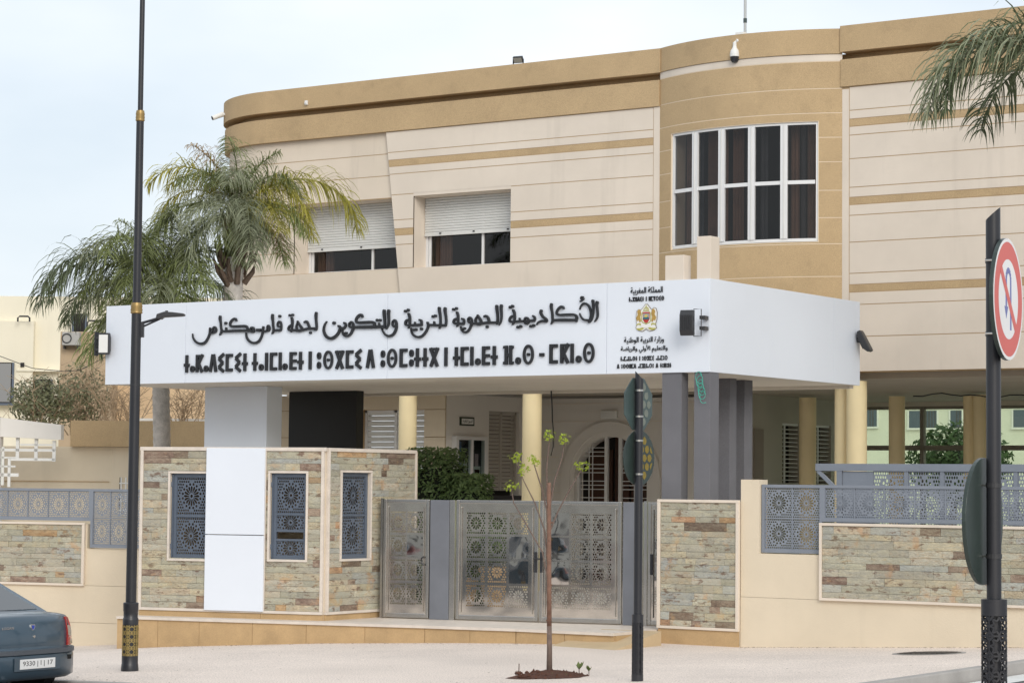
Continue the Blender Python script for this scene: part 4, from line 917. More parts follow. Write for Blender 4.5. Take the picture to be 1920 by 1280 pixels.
lattice_window((0, 0), SD, w3, [('tile', 10), ('bar', .3), ('tile', 10)])
for z0, z1 in ((.3, 1.412), (1.424, 2.70)): MB().box(-1.9, -.94, -.085, -.004, z0, z1).build('white_panel', PANELW, GH, bevel=.004)
for org, ang, ua, ub in (((0, 0), 0, -3.01, -1.0), ((0, 0), 0, -.995, -.0), ((0, 0), SD, .005, 1.1), ((0, 0), SD, 1.105, 2.2)): MB().box(ua, ub, -.03, -.002, .18, .272).build('plinth', PLINTH, GH, (org[0], org[1], 0), ang)
# ------------------------------------------------------------------ step and ramp
ST_ = thing('entrance_step', 'low step with pale marble tread and tan tile riser before the gates', 'step', (0, 0, 0))
edge = [(-24.74, 26.2), (-23.4, 26.52), (-21.75, 26.97), (-19.97, 27.44), (-18.6, 27.72), (-17.04, 27.80)]
MB().prism(edge+[(-17.04, 29.7), (-18.2, 30.4), (-22.2, 29.9), (-24.74, 28.6)], .152, .19).build('tread', MARBLE, ST_)
MB().prism([(x+.02, y+.06) for x, y in edge]+[(-17.06, 29.6), (-18.2, 30.3), (-22.2, 29.8), (-24.70, 28.5)], -.6, .15).build('base', PLINTH, ST_)
for (xa, ya), (xb, yb) in zip(edge, edge[1:]):
    n = max(1, round(math.dist((xa, ya), (xb, yb))/.9)); d = Vector((xb-xa, yb-ya)); an = math.atan2(d.y, d.x); l = d.length/n
    for k in range(n): MB().box(.003, l-.003, .03, .055, -.6, .15).build('riser_tile', PLINTH, ST_, (xa+d.x*k/n, ya+d.y*k/n, 0), an)
RP = thing('ramp', 'small sloping tan tiled ramp up onto the step beside the stone pier', 'ramp', (0, 0, 0))
b = MB(); n = 0
b.v += [(-17.85, 27.42, -.01), (-16.72, 27.30, -.005), (-16.72, 28.55, .196), (-17.62, 28.45, .196), (-17.62, 28.45, -.1), (-16.72, 28.55, -.1), (-17.85, 27.42, -.1), (-16.72, 27.30, -.1)]
b.f += [(0, 1, 2, 3), (1, 7, 5, 2), (0, 3, 4, 6), (3, 2, 5, 4), (0, 6, 7, 1)]; b.build('slope', mat('pale_tan_tile', (.52, .40, .25), .6, var=.1, vs=2, dirt=.15), RP)
# ------------------------------------------------------------------ gates
GT = (-19.184, 29.211); ca, sa = math.cos(A14), math.sin(A14)
def gpos(u, z=0, out=0): return (GT[0]+u*ca+out*sa, GT[1]+u*sa-out*ca, z)
LATS = LATG.copy(); LATS.materials.clear(); LATS.materials.append(STEEL)
LATST = LATT.copy(); LATST.materials.clear(); LATST.materials.append(STEEL)
def leaf(parent, u0, u1, z0, z1, cols, rows, solid, half=()):
    lf = MB(); t_ = .05
    lf.box(u0, u0+t_, -.025, .025, z0, z1); lf.box(u1-t_, u1, -.025, .025, z0, z1); lf.box(u0+t_, u1-t_, -.025, .025, z0, z0+t_*1.3); lf.box(u0+t_, u1-t_, -.025, .025, z1-t_, z1)
    lf.box(u0+t_+.03, u0+t_+.042, -.032, -.02, z0+.1, z1-.1); lf.box(u1-t_-.042, u1-t_-.03, -.032, -.02, z0+.1, z1-.1)
    L_ = lf.build('leaf', STEELF, parent, bevel=.006)
    a, c, d, e = u0+t_, u1-t_, z0+t_*1.3, z1-t_; mx_, mz = (c-a)*.09, (e-d)*.075; gx = (c-a)*.03; gz = (e-d)*.018
    tw = (c-a-2*mx_-gx*(cols-1))/cols; th = (e-d-2*mz-gz*(rows-1))/rows
    s = MB(); s.box(a, c, -.006, .006, d, d+mz); s.box(a, c, -.006, .006, e-mz, e); s.box(a, a+mx_, -.006, .006, d+mz, e-mz); s.box(c-mx_, c, -.006, .006, d+mz, e-mz)
    for i in range(1, cols): x = a+mx_+i*tw+(i-1)*gx; s.box(x, x+gx, -.006, .006, d+mz, e-mz)
    for i in range(cols):
        x = a+mx_+i*(tw+gx)
        for j in range(1, rows): z = d+mz+j*th+(j-1)*gz; s.box(x, x+tw, -.006, .006, z, z+gz)
    s.build('sheet', STEEL, L_)
    for i in range(cols):
        for j in range(rows):
            x = a+mx_+i*(tw+gx); z = d+mz+j*(th+gz)
            if (i, j) in solid: MB().box(x, x+tw, -.005, .005, z, z+th).build('plate', STEELP, L_)
            else: inst('lattice', LATS, L_, (x, 0, z), 0, (tw, .3, th))
    return L_
mg = thing('double_gate', 'double steel gate of mirror polished pierced panels between grey posts', 'gate', (GT[0], GT[1], 0), A14)
leaf(mg, -1.30, -.012, .205, 1.965, 3, 4, {(2, 1), (2, 2)}); leaf(mg, .012, 1.262, .205, 1.965, 3, 4, {(0, 1), (0, 2), (0, 3)})
for sx in (-1, 1):
    h = MB().box(sx*.045-.022, sx*.045+.022, -.045, -.026, .92, 1.22).build('handle', BLACKM, mg, bevel=.005); MB().tube([(sx*.045, -.04, 1.12), (sx*.045, -.09, 1.12), (sx*.045-sx*.1, -.09, 1.12)], .01, 8).build('lever', BLACKM, h)
pg = thing('pedestrian_gate', 'narrow pierced steel gate beside the guardhouse wall', 'gate', (GT[0], GT[1], 0), A14)
leaf(pg, -2.47, -1.73, .205, 1.965, 2, 4, {(1, 2)}); MB().tube([(-1.80, -.04, 1.12), (-1.84, -.05, 1.09), (-1.84, -.05, 1.02), (-1.80, -.04, .99)], .012, 8).build('handle', BLACKM, pg)
MB().box(-2.51, -2.475, -.03, .03, .19, 1.98).build('hinge_post', STEELF, pg)
ng = thing('side_gate', 'narrow steel gate squeezed between grey post and stone pier', 'gate', (GT[0], GT[1], 0), A14)
leaf(ng, 1.66, 2.3, .205, 1.965, 2, 4, {(0, 1), (0, 2)}); MB().box(1.60, 1.65, -.03, .03, .19, 1.98).build('hinge_post', STEELF, ng)
h = MB().box(1.70, 1.745, -.045, -.026, .92, 1.22).build('handle', BLACKM, ng, bevel=.005)
for lab, ua, ub in (('grey scuffed steel gate post between the pedestrian gate and the double gate', -1.715, -1.325), ('grey steel gate post right of the double gate', 1.285, 1.585)):
    t = thing('gate_post', lab, 'post', gpos((ua+ub)/2, .19), A14); hw = (ub-ua)/2
    MB().box(-hw, hw*.55, -.03, .1, 0, 1.77).build('post', POSTG, t, bevel=.008); MB().box(hw*.56, hw, -.015, .09, 0, 1.77).build('post_channel', STEELF, t, bevel=.004)
# ------------------------------------------------------------------ stone pier right of the gates
PR = thing('stone_pier', 'framed stone clad pier between the gates and the cream wall', 'wall', (-17.02, 29.0, 0))
MB().box(.0, 1.278, 0, .24, -.2, 1.99).build('wall', YELLOWCREAM, PR); MB().box(.0, 1.278, -.03, -.001, -.2, .21).build('plinth', PLINTH, PR)
stones(PR, (0, 0), 0, .04, 1.238, .25, 1.975, [], 21); trims(PR, (0, 0), 0, [(-.012, 1.288, 1.975, 2.015), (-.012, 1.288, .213, .25), (-.012, .036, .25, 1.975), (1.242, 1.288, .25, 1.975)], SHELL)
# ------------------------------------------------------------------ right boundary wall
RW = thing('boundary_wall', 'cream boundary wall with framed stone panel right of the pier', 'wall', (-15.742, 29.0, 0))
MB().box(0.012, 4.85, 0.012, .25, .692, 1.29).build('wall', YELLOWCREAM, RW); MB().box(0.012, 4.85, 0.008, .25, -.5, .688).build('wall', YELLOWCREAM, RW)
MB().box(0.012, .30, .012, .25, 1.29, 2.30).build('end_post', YELLOWCREAM, RW); MB().box(1.235, 4.85, .012, .25, 1.29, 1.70).build('wall', YELLOWCREAM, RW); MB().box(4.6, 4.85, .25, 9, -.5, 1.7).build('return_wall', YELLOWCREAM, RW)
stones(RW, (0, .008), 0, 1.275, 4.83, .72, 1.685, [], 31, depth=.03); trims(RW, (0, 0), 0, [(1.235, 4.86, 1.688, 1.725), (1.235, 4.86, .685, .72), (1.235, 1.272, .72, 1.688)], SHELL, -.045, .01)
def railing(name, label, loc, rz, sections, m, tile, post_w=.035):
    t = thing(name, label, 'railing', loc, rz); f = MB(); lm = LAT.copy(); lm.materials.clear(); lm.materials.append(m)
    for (ua, ub, z0, z1, cols, rows) in sections:
        f.box(ua, ub, -.025, .025, z1-.04, z1); f.box(ua, ub, -.025, .025, z0, z0+.05); f.box(ua, ua+post_w*1.3, -.025, .025, z0+.05, z1-.04); f.box(ub-post_w, ub, -.025, .025, z0+.05, z1-.04)
        a, c, d, e = ua+post_w*1.3, ub-post_w, z0+.05, z1-.04; tw, th = (c-a)/cols, (e-d)/rows
        for i in range(cols):
            for j in range(rows): inst('lattice', lm, t, (a+i*tw, 0, d+j*th), 0, (tw, .25, th))
        for i in range(1, cols): f.box(a+i*tw-.008, a+i*tw+.008, -.014, .014, d, e)
        for j in range(1, rows): f.box(a, c, -.0135, .0135, d+j*th-.008, d+j*th+.008)
    f.build('frame', m, t); return t
railing('fence_railing', 'blue grey pierced metal railing along the top of the right wall', (-15.742, 29.08, 0), 0, [(.31, 1.228, 1.305, 2.235, 2, 2), (1.228, 4.8, 1.74, 2.235, 8, 1)], SLATEL, .43)
sg = thing('sliding_gate', 'blue grey sliding gate with pierced panels rising behind the right railing', 'gate', (-14.88, 29.62, 0))
f = MB(); f.box(0, 3.9, -.03, .03, 2.43, 2.53); f.box(.32, 3.9, -.025, .025, 1.50, 1.56); f.box(.32, .40, -.025, .025, .25, 2.43); bar(f, .03, 2.43, .33, 2.16, .05, -.02, .02); f.box(.32, 3.9, -.025, .025, .25, .33); f.build('frame', SLATEL, sg)
MB().box(.405, .86, -.008, .008, .33, 2.425).build('plate', SLATEL, sg)
lm = LATT.copy(); lm.materials.clear(); lm.materials.append(SLATEL); lm2 = LAT.copy(); lm2.materials.clear(); lm2.materials.append(SLATEL)
x = .865
for k in range(6):
    inst('lattice', lm, sg, (x, 0, 1.75), 0, (.46, .25, .68)); MB().box(x+.462, x+.518, -.02, .02, 1.56, 2.43).build('upright', SLATEL, sg); inst('lattice', lm2, sg, (x, 0, 1.57), 0, (.46, .25, .5)); x += .52
# ------------------------------------------------------------------ left boundary wall
LW = thing('boundary_wall', 'cream boundary wall with framed stone panel behind the parked car', 'wall', (-27.474, 28.236, 0), A14)
MB().box(-12, 3.2, .012, .25, .50, 1.1).build('wall', YELLOWCREAM, LW); MB().box(-12, 3.2, .0, .25, -.1, .496).build('wall', YELLOWCREAM, LW); MB().box(-12, 3.2, -.012, .25, -2.6, -.104).build('wall_base', YELLOWCREAM, LW)
MB().box(-12, .11, .012, .25, 1.1, 1.49).build('wall', YELLOWCREAM, LW)
stones(LW, (0, .008), 0, -4.5, .03, .53, 1.475, [], 41, depth=.03); trims(LW, (0, 0), 0, [(-12, .085, 1.478, 1.515), (-12, .085, .49, .528), (.035, .085, .528, 1.478)], SHELL, -.045, .01)
railing('fence_railing', 'blue grey pierced metal railing along the top of the left wall', (-27.474, 28.236, 0), A14, [(-6.0, .18, 1.545, 2.065, 16, 1), (.18, 1.5, 1.115, 2.065, 4, 2)], SLATEL, .34)
# ------------------------------------------------------------------ cylinder lattice sleeve
def sleeve(parent, r_, z0, z1, m, nx=5, cell=None, square=False, name='pierced_sleeve'):
    """pierced tube: star and ring cut-outs wrapped round the post"""
    cell = cell or 2*math.pi*r_/nx; nz = max(1, round((z1-z0)/cell)); cz = (z1-z0)/nz; b = MB(); t_ = cell*.09; seg = 3
    def P(u, v, rr): a = u/r_; return (rr*math.cos(a), rr*math.sin(a), z0+v)
    def strip(pts, wd):
        for (ua, va), (ub, vb) in zip(pts, pts[1:]):
            l = math.hypot(ub-ua, vb-va) or 1; nu, nv = -(vb-va)/l*wd/2, (ub-ua)/l*wd/2
            k = max(1, int(abs(ub-ua)/(r_*.35)))
            for q in range(k):
                a0, a1 = q/k, (q+1)/k; c0 = (ua+(ub-ua)*a0, va+(vb-va)*a0); c1 = (ua+(ub-ua)*a1, va+(vb-va)*a1)
                Q = [(c0[0]+nu, c0[1]+nv), (c0[0]-nu, c0[1]-nv), (c1[0]-nu, c1[1]-nv), (c1[0]+nu, c1[1]+nv)]
                s = len(b.v); b.v += [P(*p, r_) for p in Q]+[P(*p, r_-.006) for p in Q]
                b.f += [tuple(s+i for i in f_) for f_ in ((0,1,2,3),(7,6,5,4),(0,4,5,1),(1,5,6,2),(2,6,7,3),(3,7,4,0))]
    for i in range(nx):
        for j in range(nz):
            cu, cv = (i+.5)*cell, (j+.5)*cz
            star = [(cu+(.46 if k % 2 == 0 else .27)*cell*math.cos(k*math.pi/8), cv+(.46 if k % 2 == 0 else .27)*cz*math.sin(k*math.pi/8)) for k in range(17)]
            strip(star, t_)
            strip([(cu-cell/2, cv-cz/2+.22*cz), (cu-cell/2+.22*cell, cv-cz/2)], t_*1.3); strip([(cu+cell/2, cv-cz/2+.22*cz), (cu+cell/2-.22*cell, cv-cz/2)], t_*1.3)
            strip([(cu-cell/2, cv+cz/2-.22*cz), (cu-cell/2+.22*cell, cv+cz/2)], t_*1.3); strip([(cu+cell/2, cv+cz/2-.22*cz), (cu+cell/2-.22*cell, cv+cz/2)], t_*1.3)
            strip([(cu-cell/2, cv-cz/2), (cu+cell/2, cv-cz/2)], t_); strip([(cu-cell/2, cv-cz/2), (cu-cell/2, cv+cz/2)], t_*.8)
    return b.build(name, m, parent)
# ------------------------------------------------------------------ street lamp
lx, ly = -19.519, 20.918; lz = ground_z(lx)
LP = thing('street_lamp', 'tall black street lamp post with brass collars standing beside the parked car', 'street lamp', (lx, ly, lz))
MB().lathe([(.102, -.02), (.104, .03), (.098, .085), (.096, .09), (.096, .18), (.088, .185)], 24).build('base', BLACKM, LP, smooth=True)
MB().lathe([(.086, .18), (.086, .54)], 20).build('core', BLACKM, LP, smooth=True); sleeve(LP, .096, .185, .54, GOLDL, 6, .0985)
MB().lathe([(.092, .54), (.094, .6), (.09, .62), (.084, .63), (.086, .7), (.09, .71), (.091, .8), (.086, .805), (.062, .81)], 24).build('collar', BLACKM, LP, smooth=True)
MB().lathe([(.0635, .8), (.060, 3.38), (.058, 4.24)], 24).build('lower_shaft', BLACKM, LP, smooth=True); MB().lathe([(.0625, 3.37), (.0625, 3.39)], 24).build('joint_ring', DARKM, LP)
def brass(z, r_): MB().lathe([(r_*.9, z), (r_*1.08, z+.012), (r_*1.0, z+.03), (r_*1.07, z+.045), (r_*.98, z+.07), (r_*1.05, z+.085), (r_*.96, z+.11), (r_*.9, z+.13)], 24).build('brass_collar', BRASS, LP, smooth=True)
brass(4.23, .068); MB().lathe([(.048, 4.35), (.045, 6.56)], 24).build('middle_shaft', BLACKM, LP, smooth=True); brass(6.54, .052); MB().lathe([(.032, 6.66), (.03, 9.4)], 20).build('upper_shaft', BLACKM, LP, smooth=True)
ad = Vector((.835, .55, 0)); ar = MB(); ar.tube([(0, 0, 4.10), tuple(ad*.30+Vector((0, 0, 4.19)))], .016, 8); ar.tube([(0, 0, 4.04), tuple(ad*.28+Vector((0, 0, 4.17)))], .012, 8); ar.box(-.02, .09, -.02, .05, 3.95, 4.13, R(33), (0, 0)); arm = ar.build('arm', BLACKM, LP)
hd = MB(); hd.prism([(.24, 4.17), (.30, 4.165), (.33, 4.19), (.56, 4.205), (.58, 4.215), (.575, 4.235), (.44, 4.25), (.34, 4.255), (.25, 4.225)], -.07, .07, 'y'); hd.lathe([(.02, 4.25), (.02, 4.272)], 8, (.36, 0)); hd.build('lamp_head', DARKM, LP, rz=R(33.4), bevel=.008)
# ------------------------------------------------------------------ sign post in the middle (backs of two signs)
px_, py_ = -13.166, 21.982; pz = ground_z(px_)
SP = thing('sign_post', 'black sign post before the gate holding an octagonal and a round sign seen from behind', 'sign', (px_, py_, pz))
def cut_pole(parent, r_, z0, z1, cutv, n=20):
    b = MB(); s = 0
    for z in (z0, z1):
        for k in range(n):
            a = 2*math.pi*k/n; x, y = r_*math.cos(a), r_*math.sin(a); b.v.append((x, y, z if z == z0 else z+(x*cutv[0]+y*cutv[1])))
    for k in range(n): b.f.append((k, (k+1) % n, n+(k+1) % n, n+k))
    b.f += [tuple(range(n-1, -1, -1)), tuple(range(n, 2*n))]; return b.build('pole', BLACKM, parent, smooth=True)
cut_pole(SP, .045, 0, 3.27, (-.83*1.1, -.56*1.1))
MB().lathe([(.062, .62), (.062, .71), (.046, .712)], 20).build('sleeve_cap', BLACKM, SP, smooth=True); MB().lathe([(.064, -.02), (.064, .07), (.046, .075)], 20).build('base', BLACKM, SP, smooth=True); sleeve(SP, .062, .07, .62, BLACKM, 4, .0975)
SIGNBACK = mat('dark_green_sign_back', (.03, .044, .04), .35, var=.12, vs=5); TEAL = mat('teal_grey_sign_back', (.055, .082, .08), .35, var=.15, vs=5)
OLIVE = mat('olive_gold_print', (.20, .145, .02), .5, var=.12, vs=10); GREYG = mat('grey_green_print', (.16, .18, .155), .5, var=.12, vs=10)
def plate(parent, poly, th, m, name, cx, cy, cz):
    """flat sign standing in the YZ plane"""
    return MB().prism([(cy+y, cz+z) for y, z in poly], cx-th/2, cx+th/2, 'x').build(name, m, parent, bevel=.004)
def cells(parent, cx, cy, cz, rad, m, ymin, inside):
    b = MB(); k = 0
    for i in range(-6, 7):
        for j in range(-6, 7):
            y = .105*(i+.5*(j % 2)); z = .092*j
            if y < ymin or not inside(y, z): continue
            a0 = math.atan2(z, y-.1)
            tear = [(y+.052*math.cos(a0), z+.052*math.sin(a0))]+[(y+.043*math.cos(a0+R(d)), z+.043*math.sin(a0+R(d))) for d in (60, 100, 150, 210, 260, 300)]
            tear = [p for p in tear if inside(p[0]*1.0, p[1]*1.0)]
            if len(tear) > 3: b.prism([(cy+p[0], cz+p[1]) for p in tear], cx, cx+.0025, 'x')
    return b.build('pattern', m, parent)
oc = [(.315*math.cos(R(22.5+45*k)), .305*math.sin(R(22.5+45*k))) for k in range(8)]
s1 = plate(SP, oc, .012, TEAL, 'octagonal_sign', -.06, .08, 2.965); cells(s1, -.0538, .08, 2.965, .3, GREYG, .02, lambda y, z: max(abs(y), abs(z), (abs(y)+abs(z))*.7071) < .265)
rd = [(.325*math.cos(R(k*10)), .305*math.sin(R(k*10))) for k in range(36)]
s2 = plate(SP, rd, .012, SIGNBACK, 'round_sign', -.06, .1, 2.385); cells(s2, -.0538, .1, 2.385, .3, OLIVE, .02, lambda y, z: y*y+z*z < .282**2)
for z in (3.10, 2.82, 2.56, 2.20): MB().lathe([(.049, z), (.049, z+.02)], 16).build('clamp', STEELF, SP); MB().tube([(.0, .05, z+.01), (-.05, .1, z+.01)], .006, 6).build('clamp_bolt', STEELF, SP)
# ------------------------------------------------------------------ sign post at the right (no u-turn)
qx, qy = -6.068, 14.64; qz = ground_z(qx)
SQ = thing('sign_post', 'thick black sign post at right with a red no U-turn sign', 'sign', (qx, qy, qz))
cut_pole(SQ, .048, 0, 3.58, (.92*.9, .38*.9)); 
MB().lathe([(.0835, .955), (.0835, 1.06), (.05, 1.064)], 28).build('sleeve_cap', BLACKM, SQ, smooth=True); sleeve(SQ, .0835, .05, .955, BLACKM, 4, .1312); MB().lathe([(.0845, -.01), (.0845, .06), (.05, .064)], 28).build('base', BLACKM, SQ, smooth=True)
RED = mat('sign_red', (.60, .105, .085), .45, var=.05); SWH = mat('sign_white', (.74, .74, .74), .45); SBL = mat('sign_blue', (.13, .15, .38), .45)
def disc(parent, rad, cx, cz, facing, cy=0):
    rim = [(rad*math.cos(R(k*7.5)), rad*math.sin(R(k*7.5))) for k in range(48)]
    return plate(parent, rim, .028, SIGNBACK, 'sign_disc', cx, cy, cz)
SZ = 3.44-qz
d1 = disc(SQ, .40, .085, SZ, 1, .0); d1.rotation_euler.z = R(8.5); X0 = .0995
def ringx(ra, rb, m, name, dx, n=48):
    b = MB(); s = 0
    for k in range(n):
        a = 2*math.pi*k/n
        for q in ((ra, X0), (rb, X0), (rb, X0+dx), (ra, X0+dx)): b.v.append((q[1], q[0]*math.cos(a), SZ+q[0]*math.sin(a)))
    for k in range(n):
        for j in range(4): b.f.append((4*k+j, 4*k+(j+1) % 4, 4*((k+1) % n)+(j+1) % 4, 4*((k+1) % n)+j))
    return b.build(name, m, d1)
ringx(.376, .398, SWH, 'white_rim', .0012); ringx(.262, .3758, RED, 'red_ring', .0012)
MB().prism([(.2618*math.cos(R(k*7.5)), SZ+.2618*math.sin(R(k*7.5))) for k in range(48)], X0, X0+.001, 'x').build('white_field', SWH, d1)
b = MB(); n = 18; rowsu = [(.06, -.2)]+[(.06-.06+.06*math.cos(R(k*20)), .13+.06*math.sin(R(k*20))) for k in range(10)]+[(-.06, -.05)]
for (ya, za), (yb, zb) in zip(rowsu, rowsu[1:]):
    l = math.hypot(yb-ya, zb-za); ny, nz = -(zb-za)/l*.02, (yb-ya)/l*.02
    b.prism([(ya+ny, SZ+za+nz), (ya-ny, SZ+za-nz), (yb-ny, SZ+zb-nz), (yb+ny, SZ+zb+nz)], X0+.0011, X0+.0016, 'x')
b.prism([(-.11, SZ-.05), (-.06, SZ-.13), (-.01, SZ-.05)], X0+.0011, X0+.0018, 'x'); b.build('u_turn_arrow', SBL, d1)
b = MB(); b.prism([(-.20+.022, SZ+.19+.022), (-.20-.022, SZ+.19-.022), (.20-.022, SZ-.19-.022), (.20+.022, SZ-.19+.022)], X0+.0019, X0+.0025, 'x'); b.build('red_bar', RED, d1)
d2 = disc(SQ, .415, -.08, 1.99-qz, -1, .02); d2.rotation_euler.z = R(6)
for z in (SZ+.24, SZ-.24, 1.99-qz+.22, 1.99-qz-.24): MB().lathe([(.052, z), (.052, z+.03)], 18).build('clamp', DARKM, SQ); MB().tube([(-.03, -.06, z+.015), (.06 if z > 2 else -.07, -.055, z+.015)], .007, 6).build('clamp_bolt', STEELF, SQ)
# ------------------------------------------------------------------ cameras, roof lights, mast, small fittings
cc = thing('dome_camera', 'white dome security camera hanging from the bowed bay parapet', 'camera', cam_scaled((-18.5, 33.85, 9.1)))
MB().lathe([(.001, .0), (.05, .01), (.075, .05), (.082, .11)], 18).build('dark_dome', BLACKM, cc, smooth=True); MB().lathe([(.083, .11), (.086, .15), (.075, .22), (.045, .26), (.035, .3)], 18).build('housing', WHITE, cc, smooth=True)
b = MB(); b.tube([(0, 0, .29), (0, 0, .36), (.03, .02, .4), (.12, .1, .4)], .035, 10); b.box(.06, .14, .02, .12, .30, .46); b.box(.0, .16, .02, .3, .47, .55); b.build('bracket', WHITE, cc)
bc = thing('bullet_camera', 'small white bullet camera on the rounded left corner of the roof', 'camera', cam_scaled((-30.33, 34.7, 9.28)))
o = MB().lathe([(.05, -.14), (.055, .1), (.03, .14)], 12).build('body', WHITE, bc, smooth=True); o.rotation_euler = (R(-20), R(65), R(34)); o = MB().lathe([(.045, -.15), (.045, -.138)], 12).build('lens', BLACKM, o); MB().tube([(.08, .06, .03), (.3, .3, .06)], .02, 8).build('arm', WHITE, bc)
for lab, loc, rz in (('black roof flood light standing on the left parapet', (-23.16, 34.45, 9.56), R(10)), ('black roof flood light cut off by the right edge above the palm', (-13.55, 34.45, 9.6), R(10))):
    t = thing('roof_light', lab, 'flood light', cam_scaled(loc), rz); o = MB().box(-.10, .10, -.03, .03, -.065, .065).build('housing', DARKM, t, (0, 0, .13), bevel=.01); o.rotation_euler = (R(35), 0, 0); MB().box(-.085, .085, -.034, -.031, -.05, .05).build('lens', mat('grey_lens', (.3, .31, .3), .2), o)
    b = MB(); b.box(-.11, -.1, -.02, .02, 0, .14); b.box(.1, .11, -.02, .02, 0, .14); b.box(-.11, .11, -.03, .03, -.002, .012); b.build('bracket', DARKM, t)
ms = thing('antenna_mast', 'thin galvanised antenna mast rising above the bay', 'mast', cam_scaled((-18.93, 35, 8.9))); MB().tube([(0, 0, 0), (0, 0, 1.0), (0, 0, 3)], .028, 8).build('pole', mat('galvanised', (.5, .52, .52), .5, metal=.3), ms); MB().lathe([(.036, 1.2), (.036, 1.28)], 8).build('joint', TEAL, ms)
sn = thing('wall_sensor', 'tiny white sensor box on the left parapet band', 'sensor', cam_scaled((-27.75, 34.235, 9.26))); MB().box(-.03, .03, -.05, 0, -.05, .04).build('box', WHITE, sn, bevel=.008); MB().box(-.015, .015, -.07, -.05, -.03, .0).build('eye', FRAMEW, sn)
hc = thing('hanging_cable', 'thin dark cable hanging from the canopy soffit before the arched wall', 'cable', (-22.05, 33.9, 3.8)); MB().tube([(0, 0, .0), (.02, 0, -.25), (.03, .0, -.5), (.06, .0, -.75), (.05, .0, -.95), (.0, .01, -1.1)], .012, 6).build('cable', BLACKM, hc)
# ------------------------------------------------------------------ palms
FR_G = leafmat('palm_green', (.185, .215, .08), .2); FR_D = leafmat('palm_dark_green', (.135, .165, .085), .18); FR_Y = leafmat('palm_yellow_green', (.36, .33, .06), .25); FR_B = leafmat('palm_dry', (.27, .19, .10), .2); FR_S = leafmat('palm_silver_green', (.24, .26, .165), .2)
TRUNK = mat('palm_trunk_grey', (.56, .51, .46), .9, var=.22, vs=9, bump=.8, bs=35, dirt=.3); BOOT = mat('palm_boot_brown', (.125, .085, .06), .9, var=.3, vs=10, bump=.6, bs=40); RACH = mat('palm_rachis', (.16, .17, .07), .6, var=.15, vs=8)
def frond_mesh(seed, L_, e0, droop, ll, n=74, spread=1.0, hang=1.0):
    rr = random.Random(seed); b = MB(); P = []; p = Vector((0, 0, 0)); N = 16
    for i in range(N+1):
        t = i/N; e = R(e0-droop*t**1.35); P.append((p.copy(), e)); p = p+Vector((math.cos(e), 0, math.sin(e)))*(L_/N)
    b.tube([q[0] for q in P], [.022*(1-.85*i/N)+.003 for i in range(N+1)], 5)
    nr = len(b.f)
    for k in range(n):
        t = .14+.86*(k+rr.random()*.6)/n; i = min(int(t*N), N-1); f = t*N-i; o = P[i][0].lerp(P[i+1][0], f); e = P[i][1]
        tan = Vector((math.cos(e), 0, math.sin(e))); upv = Vector((-math.sin(e), 0, math.cos(e)))
        for s in (-1, 1):
            ln = ll*(math.sin(math.pi*(.14+.80*t))**.7)*rr.uniform(.75, 1.15); el = R(rr.uniform(-35, 60))*spread
            side = Vector((0, s, 0)); d = (tan*rr.uniform(.35, .75)+side*math.cos(el)+upv*math.sin(el)).normalized()
            wd = .027*rr.uniform(.8, 1.25); q = o.copy(); pts = [q.copy()]; sg = 5
            for j in range(sg):
                q = q+d*(ln/sg); pts.append(q.copy()); d = (d+Vector((0, 0, -1))*(.34+.42*j/sg)*hang*rr.uniform(.7, 1.35)).normalized()
            w_ = d.cross(Vector((rr.uniform(-1, 1), rr.uniform(-1, 1), .2))).normalized()
            st = len(b.v)
            for j, c in enumerate(pts):
                h = wd*(1-(j/sg)**2.2)*.5+.0012; b.v += [tuple(c-w_*h), tuple(c+w_*h)]
            for j in range(sg): b.f.append((st+2*j, st+2*j+1, st+2*j+3, st+2*j+2))
    me = b.mesh('frond'); return me
FV = {}
def frond(parent, loc, az, kind, m, seed, sc=1.0, roll=0):
    key = (kind, seed % 3)
    if key not in FV:
        prm = dict(up=(2.2, 82, 60, .7, 90), high=(2.7, 68, 136, .9, 74), arch=(3.2, 46, 142, 1.05, 100), low=(2.8, 20, 104, .95, 74), hang=(2.1, -20, 66, .9, 62), spear=(1.5, 86, 8, .35, 34))[kind]
        FV[key] = frond_mesh(sum(map(ord, kind))*7+seed % 3, *prm[:4], n=prm[4]); FV[key].materials.append(FR_G)
    o = inst('frond', FV[key], parent, loc, az, (sc, sc, sc), m); o.rotation_euler = (roll, 0, az); return o
